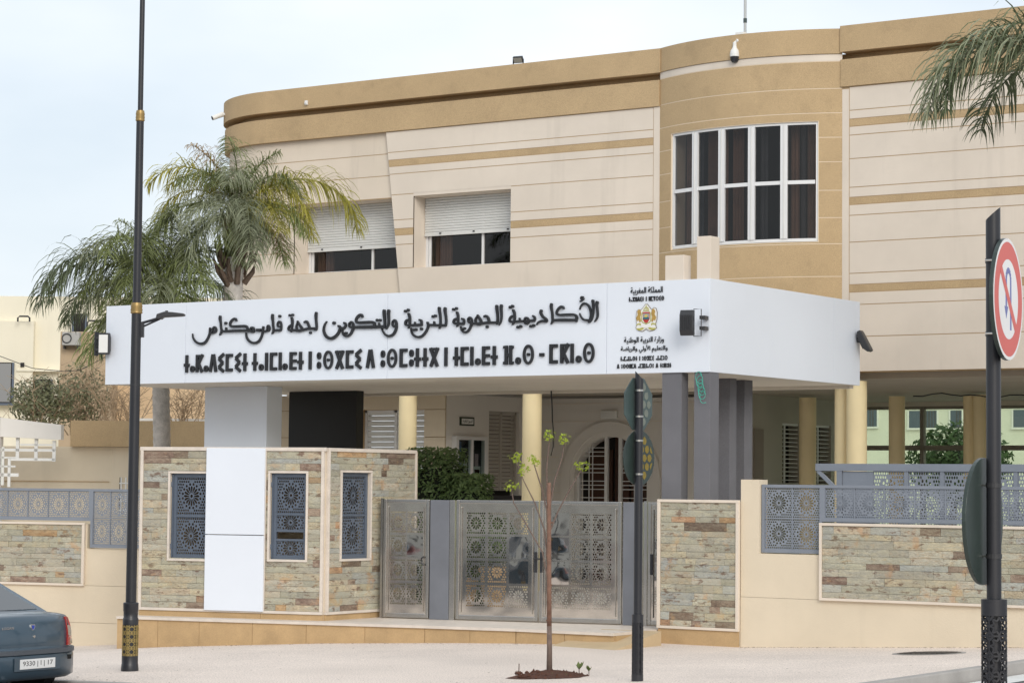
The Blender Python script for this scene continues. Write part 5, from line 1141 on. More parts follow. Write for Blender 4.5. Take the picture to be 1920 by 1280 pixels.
def palm(label, loc, crown_z, tr, fronds, seed, boots=True, group='queen palms'):
    rr = random.Random(seed); t = thing('palm_tree', label, 'palm tree', loc, 0, group); h = crown_z-loc[2]
    P = []; rad = []
    n = int((h-.9)/.055)
    for i in range(n+1):
        z = (h-.9)*i/n; P.append((.04*math.sin(z*.9), .03*math.cos(z*.7), z)); rad.append(tr*(1.0+.07*(i % 2)+.02*rr.random()-.02*z/h))
    MB().tube(P, rad, 16).build('trunk', TRUNK, t, smooth='all')
    if boots:
        b = MB()
        for k in range(22):
            a = rr.random()*6.28; z = h-1.5+rr.random()*.7; e = rr.uniform(.1, .3); ln = rr.uniform(.35, .7); p = Vector((tr*.9*math.cos(a), tr*.9*math.sin(a), z)); q = p+Vector((e*math.cos(a), e*math.sin(a), ln)); b.tube([p, p.lerp(q, .5)+Vector((.05*math.cos(a), .05*math.sin(a), 0)), q], [.06, .045, .018], 6)
        b.build('boot', BOOT, t)
        b = MB()
        for k in range(14):
            a = rr.random()*6.28; p = Vector((.1*math.cos(a), .1*math.sin(a), h-1.0)); q = Vector((.3*math.cos(a), .3*math.sin(a), h)); b.tube([p, q], [.04, .022], 6)
        b.tube([(0, 0, h-1.0), (0, 0, h+.05)], [tr*.8, .09], 10); b.build('crown_base', RACH, t)
    for (az, kind, m, sc) in fronds:
        frond(t, (.05*math.cos(R(az)), .05*math.sin(R(az)), h-.05), R(az)+0, kind, m, rr.randrange(99), sc, rr.uniform(-.25, .25))
    return t
rr = random.Random(5)
# azimuths: the camera looks along 124 deg, so 34 deg points right in the picture and 214 deg left
f1 = [(214, 'arch', FR_D, .92), (226, 'arch', FR_D, .8), (198, 'low', FR_D, .8), (255, 'high', FR_S, .8), (280, 'high', FR_G, .82), (305, 'high', FR_G, .8), (330, 'up', FR_G, .75), (10, 'high', FR_G, .72), (60, 'high', FR_D, .7), (110, 'high', FR_D, .7), (160, 'high', FR_D, .72), (290, 'low', FR_G, .6), (250, 'low', FR_S, .65), (330, 'low', FR_G, .6), (20, 'low', FR_D, .6), (300, 'up', FR_S, .75), (200, 'up', FR_G, .7), (350, 'up', FR_G, .7), (240, 'hang', FR_G, .95), (300, 'hang', FR_G, 1.0), (270, 'low', FR_G, .65), (310, 'low', FR_S, .65), (345, 'hang', FR_G, .75), (225, 'low', FR_D, .75), (100, 'spear', FR_G, .8), (262, 'hang', FR_S, .85), (318, 'hang', FR_G, .9), (205, 'hang', FR_D, .85), (20, 'hang', FR_D, .8), (285, 'arch', FR_G, .6), (340, 'arch', FR_G, .62), (60, 'low', FR_D, .7), (245, 'arch', FR_G, .62)]
palm('grey trunked queen palm left of the canopy with long fronds drooping over its end', (-29.28, 32.1, .0), 5.75, .15, f1, 3, True)
f2 = [(34, 'arch', FR_Y, .88), (24, 'low', FR_Y, .62), (50, 'low', FR_G, .55), (8, 'low', FR_G, .6), (0, 'high', FR_G, .6), (70, 'high', FR_D, .62), (300, 'high', FR_S, .6), (320, 'low', FR_S, .6), (275, 'low', FR_S, .6), (255, 'high', FR_G, .62), (235, 'low', FR_G, .62), (214, 'high', FR_Y, .78), (206, 'arch', FR_Y, .58), (190, 'up', FR_B, .7), (150, 'high', FR_D, .62), (120, 'low', FR_D, .62), (340, 'hang', FR_S, .55), (290, 'hang', FR_G, .5), (225, 'hang', FR_D, .55), (25, 'hang', FR_B, .6), (300, 'spear', FR_G, .62), (130, 'spear', FR_D, .6), (290, 'high', FR_G, .55), (18, 'arch', FR_Y, .55), (310, 'hang', FR_B, .4), (300, 'low', FR_S, .62), (262, 'hang', FR_S, .75), (330, 'hang', FR_S, .75), (10, 'hang', FR_G, .7), (210, 'low', FR_G, .68), (228, 'high', FR_Y, .6), (345, 'low', FR_Y, .6), (285, 'up', FR_G, .7), (40, 'up', FR_G, .65), (245, 'hang', FR_G, .7)]
palm('queen palm with yellowing fronds before the rounded building corner', (-28.12, 32.72, .0), 7.15, .17, f2, 9, True)
f3 = [(212, 'arch', FR_S, .98), (216, 'arch', FR_D, .9), (196, 'high', FR_D, .95), (235, 'high', FR_S, .6), (160, 'arch', FR_D, .9), (300, 'arch', FR_G, .8), (340, 'arch', FR_D, 1), (30, 'low', FR_G, 1), (70, 'arch', FR_D, 1), (110, 'low', FR_D, 1), (10, 'up', FR_G, 1), (100, 'up', FR_G, .8)]
palm('palm at the right edge of which only dark green fronds show', (-11.25, 31.1, .0), 7.7, .16, f3, 21, True)
# ------------------------------------------------------------------ leaf masses
def leaf_mass(name, m, parent, centre, size, n, leaf=.05, seed=1, shell=.5, boxy=True, gaps=0):
    rr = random.Random(seed); b = MB()
    lumps = [(Vector((rr.uniform(-1, 1), rr.uniform(-1, 1), rr.uniform(-1, 1))), rr.uniform(.05, .16)) for _ in range(26)]
    k = 0
    while k < n:
        p = Vector((rr.uniform(-1, 1), rr.uniform(-1, 1), rr.uniform(-1, 1)))
        if boxy:
            mx_ = max(abs(p.x)**4+abs(p.y)**4, abs(p.z)**4)**.25
        else: mx_ = p.length
        lim = 1.0
        for c, a in lumps:
            dd = (p.normalized()-c.normalized()).length
            if dd < .5: lim += (a-.1)*(1-dd*2)*1.6
        if mx_ > lim or (mx_ < shell*lim and rr.random() < .8): continue
        q = Vector((p.x*size[0], p.y*size[1], p.z*size[2]))+Vector(centre)
        nrm = (p.normalized()*1.1+Vector((rr.uniform(-1, 1), rr.uniform(-1, 1), rr.uniform(-.6, 1)))).normalized(); a = nrm.orthogonal().normalized(); a.rotate(Matrix.Rotation(rr.random()*6.28, 3, nrm)); c = nrm.cross(a)
        s = leaf*rr.uniform(.6, 1.25); b.face([q-a*s, q-c*s*.42+a*s*.1, q+a*s, q+c*s*.42+a*s*.1]); k += 1
    return b.build(name, m, parent, fix=False)
HEDGE = leafmat('hedge_leaf', (.14, .21, .08), .22, 0)
for lab, c, s, sd_ in (('tall clipped ficus hedge right behind the guardhouse', (-23.62, 32.75, 0), (.46, .45, 1.32), 1), ('shorter clipped ficus bush before the notice board', (-22.93, 32.7, 0), (.37, .40, 1.10), 2)):
    t = thing('hedge', lab, 'hedge', (c[0], c[1], .19)); leaf_mass('foliage', HEDGE, t, (0, 0, s[2]-.02), s, 9000, .048, sd_, .72); MB().box(-s[0]*.72, s[0]*.72, -s[1]*.72, s[1]*.72, .15, 2*s[2]*.86).build('inner_box', mat('hedge_core', (.012, .018, .009), .9), t); MB().tube([(0, 0, 0), (0, 0, .5)], .06, 8).build('stem', BOOT, t)  # solid near-black box fills the hedge behind the leaf shell
# potted plants seen through the gate
TERRA = mat('buff_terracotta', (.46, .32, .19), .7, var=.1, vs=5)
for lab, x, y, s in (('buff clay pot with a green shrub seen through the left gate leaf', -21.55, 31.5, 1.0), ('smaller clay pot with a bush seen through the pierced gate', -22.35, 31.9, .7)):
    t = thing('potted_plant', lab, 'potted plant', (x, y, .186)); MB().lathe([(.13*s, 0), (.16*s, .1*s), (.215*s, .42*s), (.225*s, .6*s), (.25*s, .62*s), (.25*s, .69*s), (.21*s, .7*s), (.2*s, .6*s)], 20).build('pot', TERRA, t, smooth=True)
    leaf_mass('foliage', leafmat('shrub_leaf', (.10, .16, .05), .2, 0), t, (0, 0, 1.12*s), (.38*s, .38*s, .42*s), 1500, .055, int(x*10) % 7, .2, False); MB().tube([(0, 0, .55*s), (.02, 0, 1.0*s)], .02, 6).build('stem', BOOT, t)
# ------------------------------------------------------------------ sapling in its soil pit
sx0, sy0 = -14.657, 22.545; sz0 = ground_z(sx0)
b = MB(); rr = random.Random(4); ring_ = []
for k in range(24): a = 2*math.pi*k/24; r_ = .46*rr.uniform(.85, 1.08); ring_.append((sx0+r_*1.05*math.cos(a), sy0+r_*math.sin(a)))
n = len(b.v); b.v += [(x, y, ground_z(x)+.004) for x, y in ring_]+[(sx0+(x-sx0)*.6, sy0+(y-sy0)*.6, ground_z(x)+rr.uniform(.015, .06)) for x, y in ring_]+[(sx0, sy0, sz0+.085)]
for k in range(24): b.f += [(k, (k+1) % 24, 24+(k+1) % 24, 24+k), (24+k, 24+(k+1) % 24, 48)]
for k in range(110):
    a = rr.random()*6.28; r_ = .44*math.sqrt(rr.random()); s = rr.uniform(.008, .028); c = Vector((sx0+r_*math.cos(a), sy0+r_*math.sin(a), sz0+.06*(1-r_/.46)+.005+s*.4)); q = len(b.v)
    b.v += [tuple(c+Vector(d)*s*rr.uniform(.7, 1.3)) for d in ((1,0,0),(-1,0,0),(0,1,0),(0,-1,0),(0,0,1),(0,0,-1))]; b.f += [(q,q+2,q+4),(q+2,q+1,q+4),(q+1,q+3,q+4),(q+3,q,q+4),(q+2,q,q+5),(q+1,q+2,q+5),(q+3,q+1,q+5),(q,q+3,q+5)]
o = b.build('soil', SOIL); o['kind'] = 'stuff'; o['label'] = 'red brown soil in the tree pit round the sapling'; o['category'] = 'soil'
SAP = thing('sapling', 'thin young tree with bare branches and bright green leaf tufts', 'tree', (sx0, sy0, sz0))
BARK = mat('sapling_bark', (.16, .115, .095), .85, var=.2, vs=20, bump=.4, bs=60); BARKR = mat('sapling_red_bark', (.205, .115, .082), .8, var=.22, vs=18, bump=.4, bs=60)
rv = Vector(r0); H = lambda l, z, y=0: tuple(rv*l+Vector((0, 0, z))+Vector(v0)*y)
k_ = 164.0   # pixels per metre at the sapling in the photograph
MB().tube([H(.0, -.02), H(.0, .3), H(-.005, .58)], [.036, .031, .028], 10).build('trunk', BARK, SAP, smooth='all'); MB().tube([H(-.005, .57), H(-.012, 1.1), H(-.018, 1.7), H(-.022, 2.08), H(-.02, 2.18)], [.0285, .027, .025, .025, .02], 10).build('trunk_upper', BARKR, SAP, smooth='all')
knob = MB()
for z in (.62, .85, 1.02, 1.35, 1.52, 1.72, 1.9, 2.05): a = rr.random()*6.28; knob.tube([H(-.01, z), tuple(Vector(H(-.01, z))+Vector((.035*math.cos(a), .035*math.sin(a), .012)))], [.016, .008], 6)
knob.build('bud', BARKR, SAP)
tips = []
for (pts) in ([(-.02, 1.05), (-.09, 1.4), (-.26, 1.68), (-.42, 1.95), (-.445, 2.1)], [(-.02, 1.2), (-.07, 1.65), (-.18, 1.95), (-.31, 2.2), (-.40, 2.43)], [(-.03, 1.8), (-.1, 2.1), (-.2, 2.4)], [(-.04, 1.95), (-.05, 2.35), (-.02, 2.68)], [(-.02, 1.85), (.04, 2.2), (.12, 2.45), (.15, 2.64)], [(-.02, 1.6), (.08, 1.85), (.25, 2.17), (.355, 2.34)]):
    y = rr.uniform(-.12, .12); MB().tube([H(l, z, y*i/len(pts)) for i, (l, z) in enumerate(pts)], [.011-.008*i/len(pts) for i in range(len(pts))], 6).build('branch', BARK, SAP); tips.append((pts[-1], y)) 
tips.append(((-.32, 2.29), .03))
BRIGHT = leafmat('fresh_leaf', (.34, .42, .045), .35, 0)
for (l, z), y in tips: leaf_mass('leaf_tuft', BRIGHT, SAP, H(l, z+.03, y), (.095, .095, .07), 38, .026, int(l*100) % 17, .0, False)
for lab, dx, dy, hh, seed in (('small weed with broad leaves right of the sapling foot', .32, .12, .16, 3), ('slim weed sprout at the right rim of the tree pit', .40, .2, .11, 5), ('low green clover patch in front of the sapling foot', .17, -.1, .05, 6)):
    t = thing('weed', lab, 'weed', (sx0+dx, sy0+dy, sz0+.03)); WG = leafmat('weed_leaf', (.13, .17, .05), .25, 0); b = MB(); r2 = random.Random(seed)
    for k in range(4 if hh > .06 else 40):
        a = r2.random()*6.28; d = Vector((math.cos(a)*.6, math.sin(a)*.6, 1)).normalized(); p = Vector((r2.uniform(-.12, .12), r2.uniform(-.06, .06), 0)) if hh < .06 else Vector((0, 0, hh*.35)); s = hh*r2.uniform(.5, .8); w_ = d.cross(Vector((0, 0, 1))).normalized()*s*.25
        b.face([p, p+d*s*.5+w_, p+d*s, p+d*s*.5-w_])
    b.build('leaf', WG, t, fix=False); MB().tube([(0, 0, -.03), (0, 0, hh*.5)], .005, 5).build('stem', BARK, t)
t = thing('twig_stake', 'thin bare stick standing in the tree pit left of the sapling', 'stick', (sx0-.32, sy0-.14, sz0)); MB().tube([(0, 0, 0), (.003, 0, .14)], .006, 5).build('stick', BARK, t)
# ------------------------------------------------------------------ saloon car
CGLASS = glass('car_glass', (.22, .26, .27), .10); TYRE = mat('tyre', (.012, .012, .012), .85); RIM = mat('wheel_rim', (.3, .3, .31), .35, metal=.7); CHROME = mat('chrome', (.6, .6, .6), .15, metal=1); TLR = mat('tail_light_red', (.42, .02, .015), .15, coat=.6); TLW = mat('tail_light_clear', (.42, .37, .30), .2, coat=.6); BUMP = mat('bumper_strip_grey', (.075, .085, .10), .5, var=.08); UNDER = mat('car_underside', (.008, .008, .008), .9)
def make_car(label, paint, loc, rz, full=True):
    """rear centre at the origin, nose towards +X"""
    t = thing('car', label, 'car', loc, rz); HW = .86
    prof = [(.10, .26), (.02, .30), (.0, .40), (.0, .50), (.012, .585), (.05, .60), (.045, .64), (.06, .78), (.095, .90), (.13, .965), (.20, .99), (.42, 1.005), (.62, 1.01), (1.4, .99), (2.4, .965), (3.05, .955), (3.5, .90), (3.95, .80), (4.12, .70), (4.2, .55), (4.22, .40), (4.12, .24)]
    js = [-1, -.96, -.86, -.7, -.45, 0, .45, .7, .86, .96, 1]
    def hw(x): return HW*(1-.045*max(0, (.6-x)/.6)**2-.07*max(0, (x-3.4)/.8)**2)
    def pt(i, j):
        x, z = prof[i]; y = js[j]; a = abs(y); rd = .30*a**4.2 if x < .3 else (.42*a**3.4 if x > 3.8 else 0)
        k = 1 if x < 3.8 else -1
        if .15 <= x < 3.8: rd = .30*a**4.2*max(0, 1-(x-.13)/.5)**1.4
        if x < .2: rd *= 1.0 if z > .3 else .9
        top = .05*a**3 if .2 <= x <= 3.95 else (.06*a**3*max(0, (z-.9)/.1) if x < .2 else 0)
        return (x+k*rd, y*hw(x), z-top)
    b = MB(); n = len(js)
    for i in range(len(prof)):
        for j in range(n): b.v.append(pt(i, j))
    for i in range(len(prof)-1):
        for j in range(n-1): b.f.append((i*n+j, i*n+j+1, (i+1)*n+j+1, (i+1)*n+j))
    bd = b.build('body', paint, t, smooth='all')
    for s in (0, n-1):   # flanks with wheel arches
        fl = [pt(i, s) for i in range(len(prof))]; sg = -1 if s == 0 else 1
        low = [(3.95, .22)]+[(3.42+.36*math.cos(R(a)), .30+.36*math.sin(R(a))) for a in range(-10, 191, 20)]+[(2.9, .2), (1.3, .2)]+[(.80+.36*math.cos(R(a)), .30+.36*math.sin(R(a))) for a in range(-10, 191, 20)]+[(.42, .25)]
        b2 = MB(); b2.face(fl+[(x, sg*hw(x), z) for x, z in low]); b2.build('flank', paint, bd)
    MB().box(.5, 3.9, -.6, .6, .2, .5).build('underside', UNDER, t)
    # cabin
    bz = .975; B0 = [(.60, .70), (3.02, .70)]; T0 = [(1.18, .56), (2.35, .56)]
    c = MB(); rt = 1.39
    base = [(.60, -.74, bz), (3.05, -.74, bz), (3.05, .74, bz), (.60, .74, bz)]; top = [(1.42, -.58, rt), (2.32, -.58, rt), (2.32, .58, rt), (1.42, .58, rt)]
    c.v += base+top; c.f += [(0, 1, 5, 4), (1, 2, 6, 5), (2, 3, 7, 6), (3, 0, 4, 7)]; cab = c.build('cabin', paint, t, smooth=False)
    r_ = MB(); r_.v += [(1.39, -.58, rt-.004), (2.36, -.58, rt-.004), (2.36, .58, rt-.004), (1.39, .58, rt-.004), (1.6, -.42, rt+.05), (2.15, -.42, rt+.05), (2.15, .42, rt+.05), (1.6, .42, rt+.05)]
    r_.f += [(4, 5, 6, 7), (0, 1, 5, 4), (1, 2, 6, 5), (2, 3, 7, 6), (3, 0, 4, 7)]; r_.build('roof', paint, cab, bevel=.03, smooth=True)
    def lerp(a, c_, u): return tuple(a[i]+(c_[i]-a[i])*u for i in range(3))
    def pane(a, c_, d, e, m, off, nm, u0=.08, u1=.92, w0=.06, w1=.94):
        q = [lerp(lerp(a, c_, w0), lerp(d, e, w0), u0), lerp(lerp(a, c_, w1), lerp(d, e, w1), u0), lerp(lerp(a, c_, w1), lerp(d, e, w1), u1), lerp(lerp(a, c_, w0), lerp(d, e, w0), u1)]
        nrm = (Vector(q[1])-Vector(q[0])).cross(Vector(q[3])-Vector(q[0])).normalized()
        if nrm.dot(Vector(q[0])-Vector((1.8, 0, 1.2))) < 0: nrm = -nrm; q.reverse()
        MB().face([tuple(Vector(x)+nrm*off) for x in q]).build(nm, m, cab, fix=False)
    def window(a, c_, d, e, nm, **k): pane(a, c_, d, e, UNDER, .002, 'cabin_dark', **k); k2 = dict(k); pane(a, c_, d, e, CGLASS if False else mat_glass, .005, nm, **k2)  # black sheet behind each pane stands for the unlit cabin
    mat_glass = CARWIN
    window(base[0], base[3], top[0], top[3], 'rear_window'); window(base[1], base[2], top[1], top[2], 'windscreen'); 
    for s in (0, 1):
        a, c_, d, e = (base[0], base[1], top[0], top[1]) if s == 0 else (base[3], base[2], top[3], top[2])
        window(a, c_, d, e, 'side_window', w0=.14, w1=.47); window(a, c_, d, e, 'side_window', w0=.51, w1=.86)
    for x in (.80, 3.42):
        for sg in (-1, 1):
            w_ = MB(); w_.tube([(x, sg*.62, .29), (x, sg*.64, .29), (x, sg*.80, .29), (x, sg*.82, .29)], [.25, .29, .29, .25], 24); wh = w_.build('wheel', TYRE, t, smooth=True); MB().tube([(x, sg*.80, .29), (x, sg*.826, .29)], [.19, .18], 18).build('rim', RIM, wh)
    # rear details
    for sg in (-1, 1):
        tl = MB()
        P_ = [(.50, .62), (.52, .945), (.585, .955), (.645, .90), (.71, .80), (.735, .63)]
        P_ = [(.615, .625), (.645, .955), (.73, .93), (.775, .78), (.795, .625)]
        def xr(y, z):
            pz = [(.60, .05), (.64, .045), (.78, .06), (.90, .095), (.965, .13)]; x = .13
            for (za, xa), (zb, xb) in zip(pz, pz[1:]):
                if za <= z <= zb: x = xa+(xb-xa)*(z-za)/(zb-za)
            return x+.30*(y/hw(.08))**4.2
        def lamp(poly, off, m, nm, par):
            q = MB(); nn = len(poly); f_ = [(xr(y, z)-off, sg*y, z) for y, z in poly]; k_2 = [(xr(y, z)+.02, sg*y, z) for y, z in poly]; q.v += f_+k_2
            q.f += [tuple(range(nn)), tuple(range(2*nn-1, nn-1, -1))]+[(i, (i+1) % nn, nn+(i+1) % nn, nn+i) for i in range(nn)]; return q.build(nm, m, par)
        L1 = lamp([(.535, .625), (.555, .79), (.575, .945), (.62, .945), (.67, .93), (.72, .86), (.755, .78), (.775, .70), (.79, .625), (.66, .625)], .014, TLR, 'tail_light', t)
        lamp([(.565, .74), (.575, .80), (.58, .845), (.62, .85), (.67, .83), (.68, .78), (.665, .73), (.61, .725)], .019, TLW, 'clear_lens', L1); lamp([(.60, .635), (.605, .685), (.66, .69), (.70, .685), (.705, .635)], .019, TLW, 'clear_lens', L1)
    b = MB()
    for z0, z1, off, y1 in ((.555, .60, .010, .81),):
        ys_ = [-y1+2*y1*k/20 for k in range(21)]
        F_ = [(.30*abs(y/.8215)**4.2-off, y) for y in ys_]
        for k in range(20): b.v += []; b.face([(F_[k][0], F_[k][1], z0), (F_[k+1][0], F_[k+1][1], z0), (F_[k+1][0], F_[k+1][1], z1), (F_[k][0], F_[k][1], z1)]); b.face([(F_[k][0], F_[k][1], z1), (F_[k+1][0], F_[k+1][1], z1), (F_[k+1][0]+.05, F_[k+1][1], z1+.006), (F_[k][0]+.05, F_[k][1], z1+.006)])
    b.build('bumper_strip', BUMP, t, smooth='all')
    np_ = MB().box(-.012, -.002, -.26, .26, .395, .505).build('number_plate', SWH, t, bevel=.003)
    me = font_mesh('9330 | \u0627 | 17', .44, .07, .0015); o = obj('lettering', me, BLACKLET, np_, (-.0122, 0, .45), R(-90))
    MB().box(-.006, -.001, -.34, .34, .375, .525).build('plate_recess', paint, t)
    sh = [(-.028, .885), (.028, .885), (.027, .85), (.015, .825), (0, .812), (-.015, .825), (-.027, .85)]
    e1 = MB().prism(sh, .072, .09, 'x').build('badge', CHROME, t); MB().prism([(y*.72, .853+(z-.853)*.72) for y, z in sh], .0695, .073, 'x').build('badge_field', mat('badge_blue', (.03, .06, .35), .3), e1)
    e1.location.x = .0; MB().tube([(.06, 0, .75), (.05, 0, .75)], .016, 12).build('lock', CHROME, t)
    me = font_mesh('LOGAN', .17, .028, .003); obj('model_lettering', me, CHROME, t, (.083, .36, .855), R(-90))
    MB().tube([(.12, .40, .235), (-.01, .42, .232)], .03, 12).build('exhaust', CHROME, t)
    for y in (-.53,): MB().box(-.0+.045, .06, y-.03, y+.03, .47, .52).build('tow_cover', UNDER, t)
    lid = MB()
    for y in (-.60, .60): 
        for z0, z1 in ((.62, .93),): lid.face([(.053+.30*(abs(y)/.86)**4.2-.003, y-.004, z0), (.053+.30*(abs(y)/.86)**4.2-.003, y+.004, z0), (.11+.30*(abs(y)/.86)**4.2-.012, y+.004, z1), (.11+.30*(abs(y)/.86)**4.2-.012, y-.004, z1)])
    lid.build('boot_seam', UNDER, t, fix=False)
    for sg in (-1, 1): MB().box(2.55, 2.75, sg*.80-.1 if sg < 0 else .82, sg*.80+.0-.02 if sg < 0 else .94, .93, 1.05).build('wing_mirror', paint, t, bevel=.03)
    return t
CARWIN = glass('car_window', (.3, .33, .34), .18)
BLUEP = mat('steel_blue_car_paint', (.04, .07, .10), .35, metal=.2, var=.05, coat=.7)
make_car('dusty steel blue saloon car parked at the kerb, seen from behind', BLUEP, (-18.53, 18.42, ground_z(-18.9)-.165), R(180)).scale = (1, 1, .95)
# ------------------------------------------------------------------ left background
YAWR = R(34)
def frame_at(px, py, d):
    """point at depth d on the line of sight through an image pixel"""
    return Vector((0, 0, 2.2))+(fw+ix*((px-960)/4450)+iu*((640-py)/4450))*d
# annex: low tan and cream building with white lattice pergola; local x runs along the picture, y away
o_ = frame_at(0, 900, 47); s_ = 47/4450
AN = thing('annex', 'low cream annex with a tan roof band behind the left railing', 'building', (o_.x, o_.y, 0), YAWR)
def U(px): return px*s_
MB().prism([(U(-120), .3), (U(205), .3), (U(385), .0), (U(385), 6), (U(-120), 6)], -1.5, 2.87).build('wall', YELLOWCREAM, AN)
MB().prism([(U(128), .12), (U(205), .12), (U(385), -.18), (U(385), 6), (U(128), 6)], 2.875, 3.39).build('roof_band', TAN, AN)
b = MB(); b.box(U(-120), U(200), .285, .3, 2.17, 2.185); b.build('wall_joint', GROOVE, AN)
MB().box(U(205), U(390), 3, 6, 3.39, 3.52).build('roof_edge', WHITE, AN)
MB().box(U(-200), U(23), -1.2, -.9, -1.5, 3.40).build('porch_wall', WHITEWALL, AN); MB().prism([(U(20), 3.03), (U(134), 2.98), (U(134), 3.27), (U(20), 3.40)], -1.2, -.9, 'y').build('porch_beam', WHITEWALL, AN)
b = MB()
def gb(x0, x1, y0, y1): b.box(U(x0), U(x1), -1.1, -1.05, 2.2+(902-y1)/94.7, 2.2+(902-y0)/94.7)
for q in ((50, 56, 822, 862), (84, 90, 826, 866), (117, 123, 830, 868)): gb(*q)
for q in ((22, 122, 845, 850), (40, 122, 862, 867), (22, 56, 890, 896)): gb(*q)
for q in ((24, 29, 842, 912), (36, 41, 862, 915)): gb(*q)
for q in ((58, 117, 836, 839), (22, 50, 860, 863), (22, 50, 876, 879)): gb(*q)
b.build('pergola_lattice', WHITE, AN)
wn = MB().box(U(220), U(262), .27, .299, 1.5, 2.27).build('window', DARKROOM, AN); b = MB()
for k in range(5): b.box(U(222+k*9), U(224.5+k*9), .24, .27, 1.5, 2.27)
for k in range(4): b.box(U(220), U(262), .235, .262, 1.6+k*.18, 1.625+k*.18)
b.build('window_bar', WHITE, wn)
# yellow house and its beige side block
d2 = 75; s2_ = d2/4450; o2 = frame_at(0, 900, d2)
YH = thing('yellow_house', 'pale yellow house far left behind the palms', 'house', (o2.x, o2.y, 0), YAWR)
PALEY = mat('pale_yellow_render', (.78, .73, .59), .85, var=.04, vs=.5, streak=.1)
def V(px): return px*s2_
def ZZ(py, d): return 2.2+(901-py)*d/4450
MB().box(V(-400), V(420), 0, 9, -3, ZZ(556, d2)).build('wall', PALEY, YH); MB().box(V(-400), V(60), -.25, -.01, ZZ(760, d2), ZZ(604, d2)).build('balcony_wall', PALEY, YH)
def win_y(x0, x1, y0, y1, nm='window', dep=-.02):
    w_ = MB().box(V(x0), V(x1), dep-.03, dep-.005, ZZ(y1, d2), ZZ(y0, d2)).build(nm, DGLASS if nm == 'x' else DARKROOM, YH); f = MB()
    f.box(V(x0)-.06, V(x0), dep-.06, dep, ZZ(y1, d2), ZZ(y0, d2)); f.box(V(x1), V(x1)+.06, dep-.06, dep, ZZ(y1, d2), ZZ(y0, d2)); f.box(V(x0)-.06, V(x1)+.06, dep-.06, dep, ZZ(y1, d2)-.07, ZZ(y1, d2)); f.build('window_frame', SLATE, w_); return w_
w_ = win_y(133, 154, 588, 622); b = MB()
for k in range(4): b.box(V(136+k*5), V(136.6+k*5), -.1, -.07, ZZ(622, d2), ZZ(588, d2))
b.build('window_bar', BLACKM, w_)
w_ = win_y(-30, 22, 682, 758, dep=-.26); MB().box(V(-28), V(20), -.32, -.30, ZZ(756, d2), ZZ(684, d2)).build('pane', MIRGLASS, w_)
MB().box(V(37), V(44), -.29, -.255, ZZ(690, d2), ZZ(682, d2)).build('vent', DARKROOM, YH); win_y(38, 92, 712, 760, dep=-.02); MB().box(V(42), V(58), -.2, -.03, ZZ(760, d2), ZZ(710, d2)).build('pillar', WHITE, YH); MB().box(V(30), V(110), -.3, -.02, ZZ(698, d2), ZZ(694, d2)).build('ledge', PALEY, YH)
b = MB()
for xa, xb, ya, yb in ((33, 55, 596, 606), (163, 188, 603, 622)): b.tube([(V(xa), -.5, ZZ(yb, d2)), (V(xa), -.5, ZZ(ya+3, d2)), (V(xa+3), -.5, ZZ(ya, d2)), (V(xb-3), -.5, ZZ(ya, d2)), (V(xb), -.5, ZZ(ya+3, d2)), (V(xb), -.5, ZZ(yb, d2))], .03, 6)
b.build('roof_ladder_rail', BLACKM, YH)
d3 = 66; o3 = frame_at(0, 900, d3); s3 = d3/4450
BB = thing('side_block', 'bare beige render block carrying an air conditioner', 'building', (o3.x, o3.y, 0), YAWR)
BEIGE = mat('bare_beige_render', (.47, .355, .235), .9, var=.1, vs=.6, streak=.25, dirt=.2)
MB().box(108*s3, 206*s3, 0, 6, -3, ZZ(622, d3)).build('wall', BEIGE, BB); MB().box(200*s3, 400*s3, 1, 6, -3, ZZ(640, d3)).build('wall', mat('peach_render', (.66, .48, .30), .9, var=.06), BB)
ac = thing('air_conditioner', 'white air conditioner unit hung on the beige side block', 'air conditioner', (o3.x, o3.y, 0), YAWR)
MB().box(115*s3, 147*s3, -.35, -.02, ZZ(649, d3), ZZ(624, d3))  .build('casing', mat('grey_casing', (.42, .41, .39), .6, var=.1), ac, bevel=.02); b = MB(); b.box(117*s3, 119*s3, -.3, -.005, ZZ(655, d3), ZZ(650, d3)); b.box(143*s3, 145*s3, -.3, -.005, ZZ(655, d3), ZZ(650, d3)); b.build('bracket', DARKM, ac)
ring_b = MB(); ring(ring_b, 124*s3, ZZ(636, d3), .14, .14, .03, -.37, -.351, 18); ring_b.build('fan_grille', DARKM, ac)
# shrubs and bare twigs over the annex roof
def shrub(label, px, py_base, d, w_, h, n, seed, green):
    o = frame_at(px, py_base, d); t = thing('shrub', label, 'shrub', (o.x, o.y, o.z), YAWR); rr = random.Random(seed); b = MB()
    for k in range(n):
        x = rr.uniform(-w_, w_)*.4; p = Vector((x, rr.uniform(-.3, .3), -.3)); d_ = Vector((x/w_*.9+rr.uniform(-.55, .55), rr.uniform(-.3, .3), 1)).normalized(); P = [p.copy()]; ln = h*rr.uniform(.5, 1.15)
        for j in range(6): p = p+d_*(ln/6); P.append(p.copy()); d_ = (d_+Vector((rr.uniform(-.35, .35), rr.uniform(-.2, .2), -.05*j))).normalized()
        b.tube(P, [.013*(1-.12*j) for j in range(7)], 4, False)
        for j in range(2, 6):
            for q in range(2): e = P[j]+Vector((rr.uniform(-.35, .35), rr.uniform(-.2, .2), rr.uniform(.05, .35))); b.tube([P[j], e], [.007, .003], 3, False)
    b.build('twigs', mat('bare_twig', (.36, .27, .18), .9, var=.2), t, fix=False)
    if green: leaf_mass('foliage', leafmat('grey_green_leaf', (.17, .18, .10), .2, 0), t, (0, 0, h*.3), (w_*.9, .5, h*.42), green, .05, seed, .1, False)
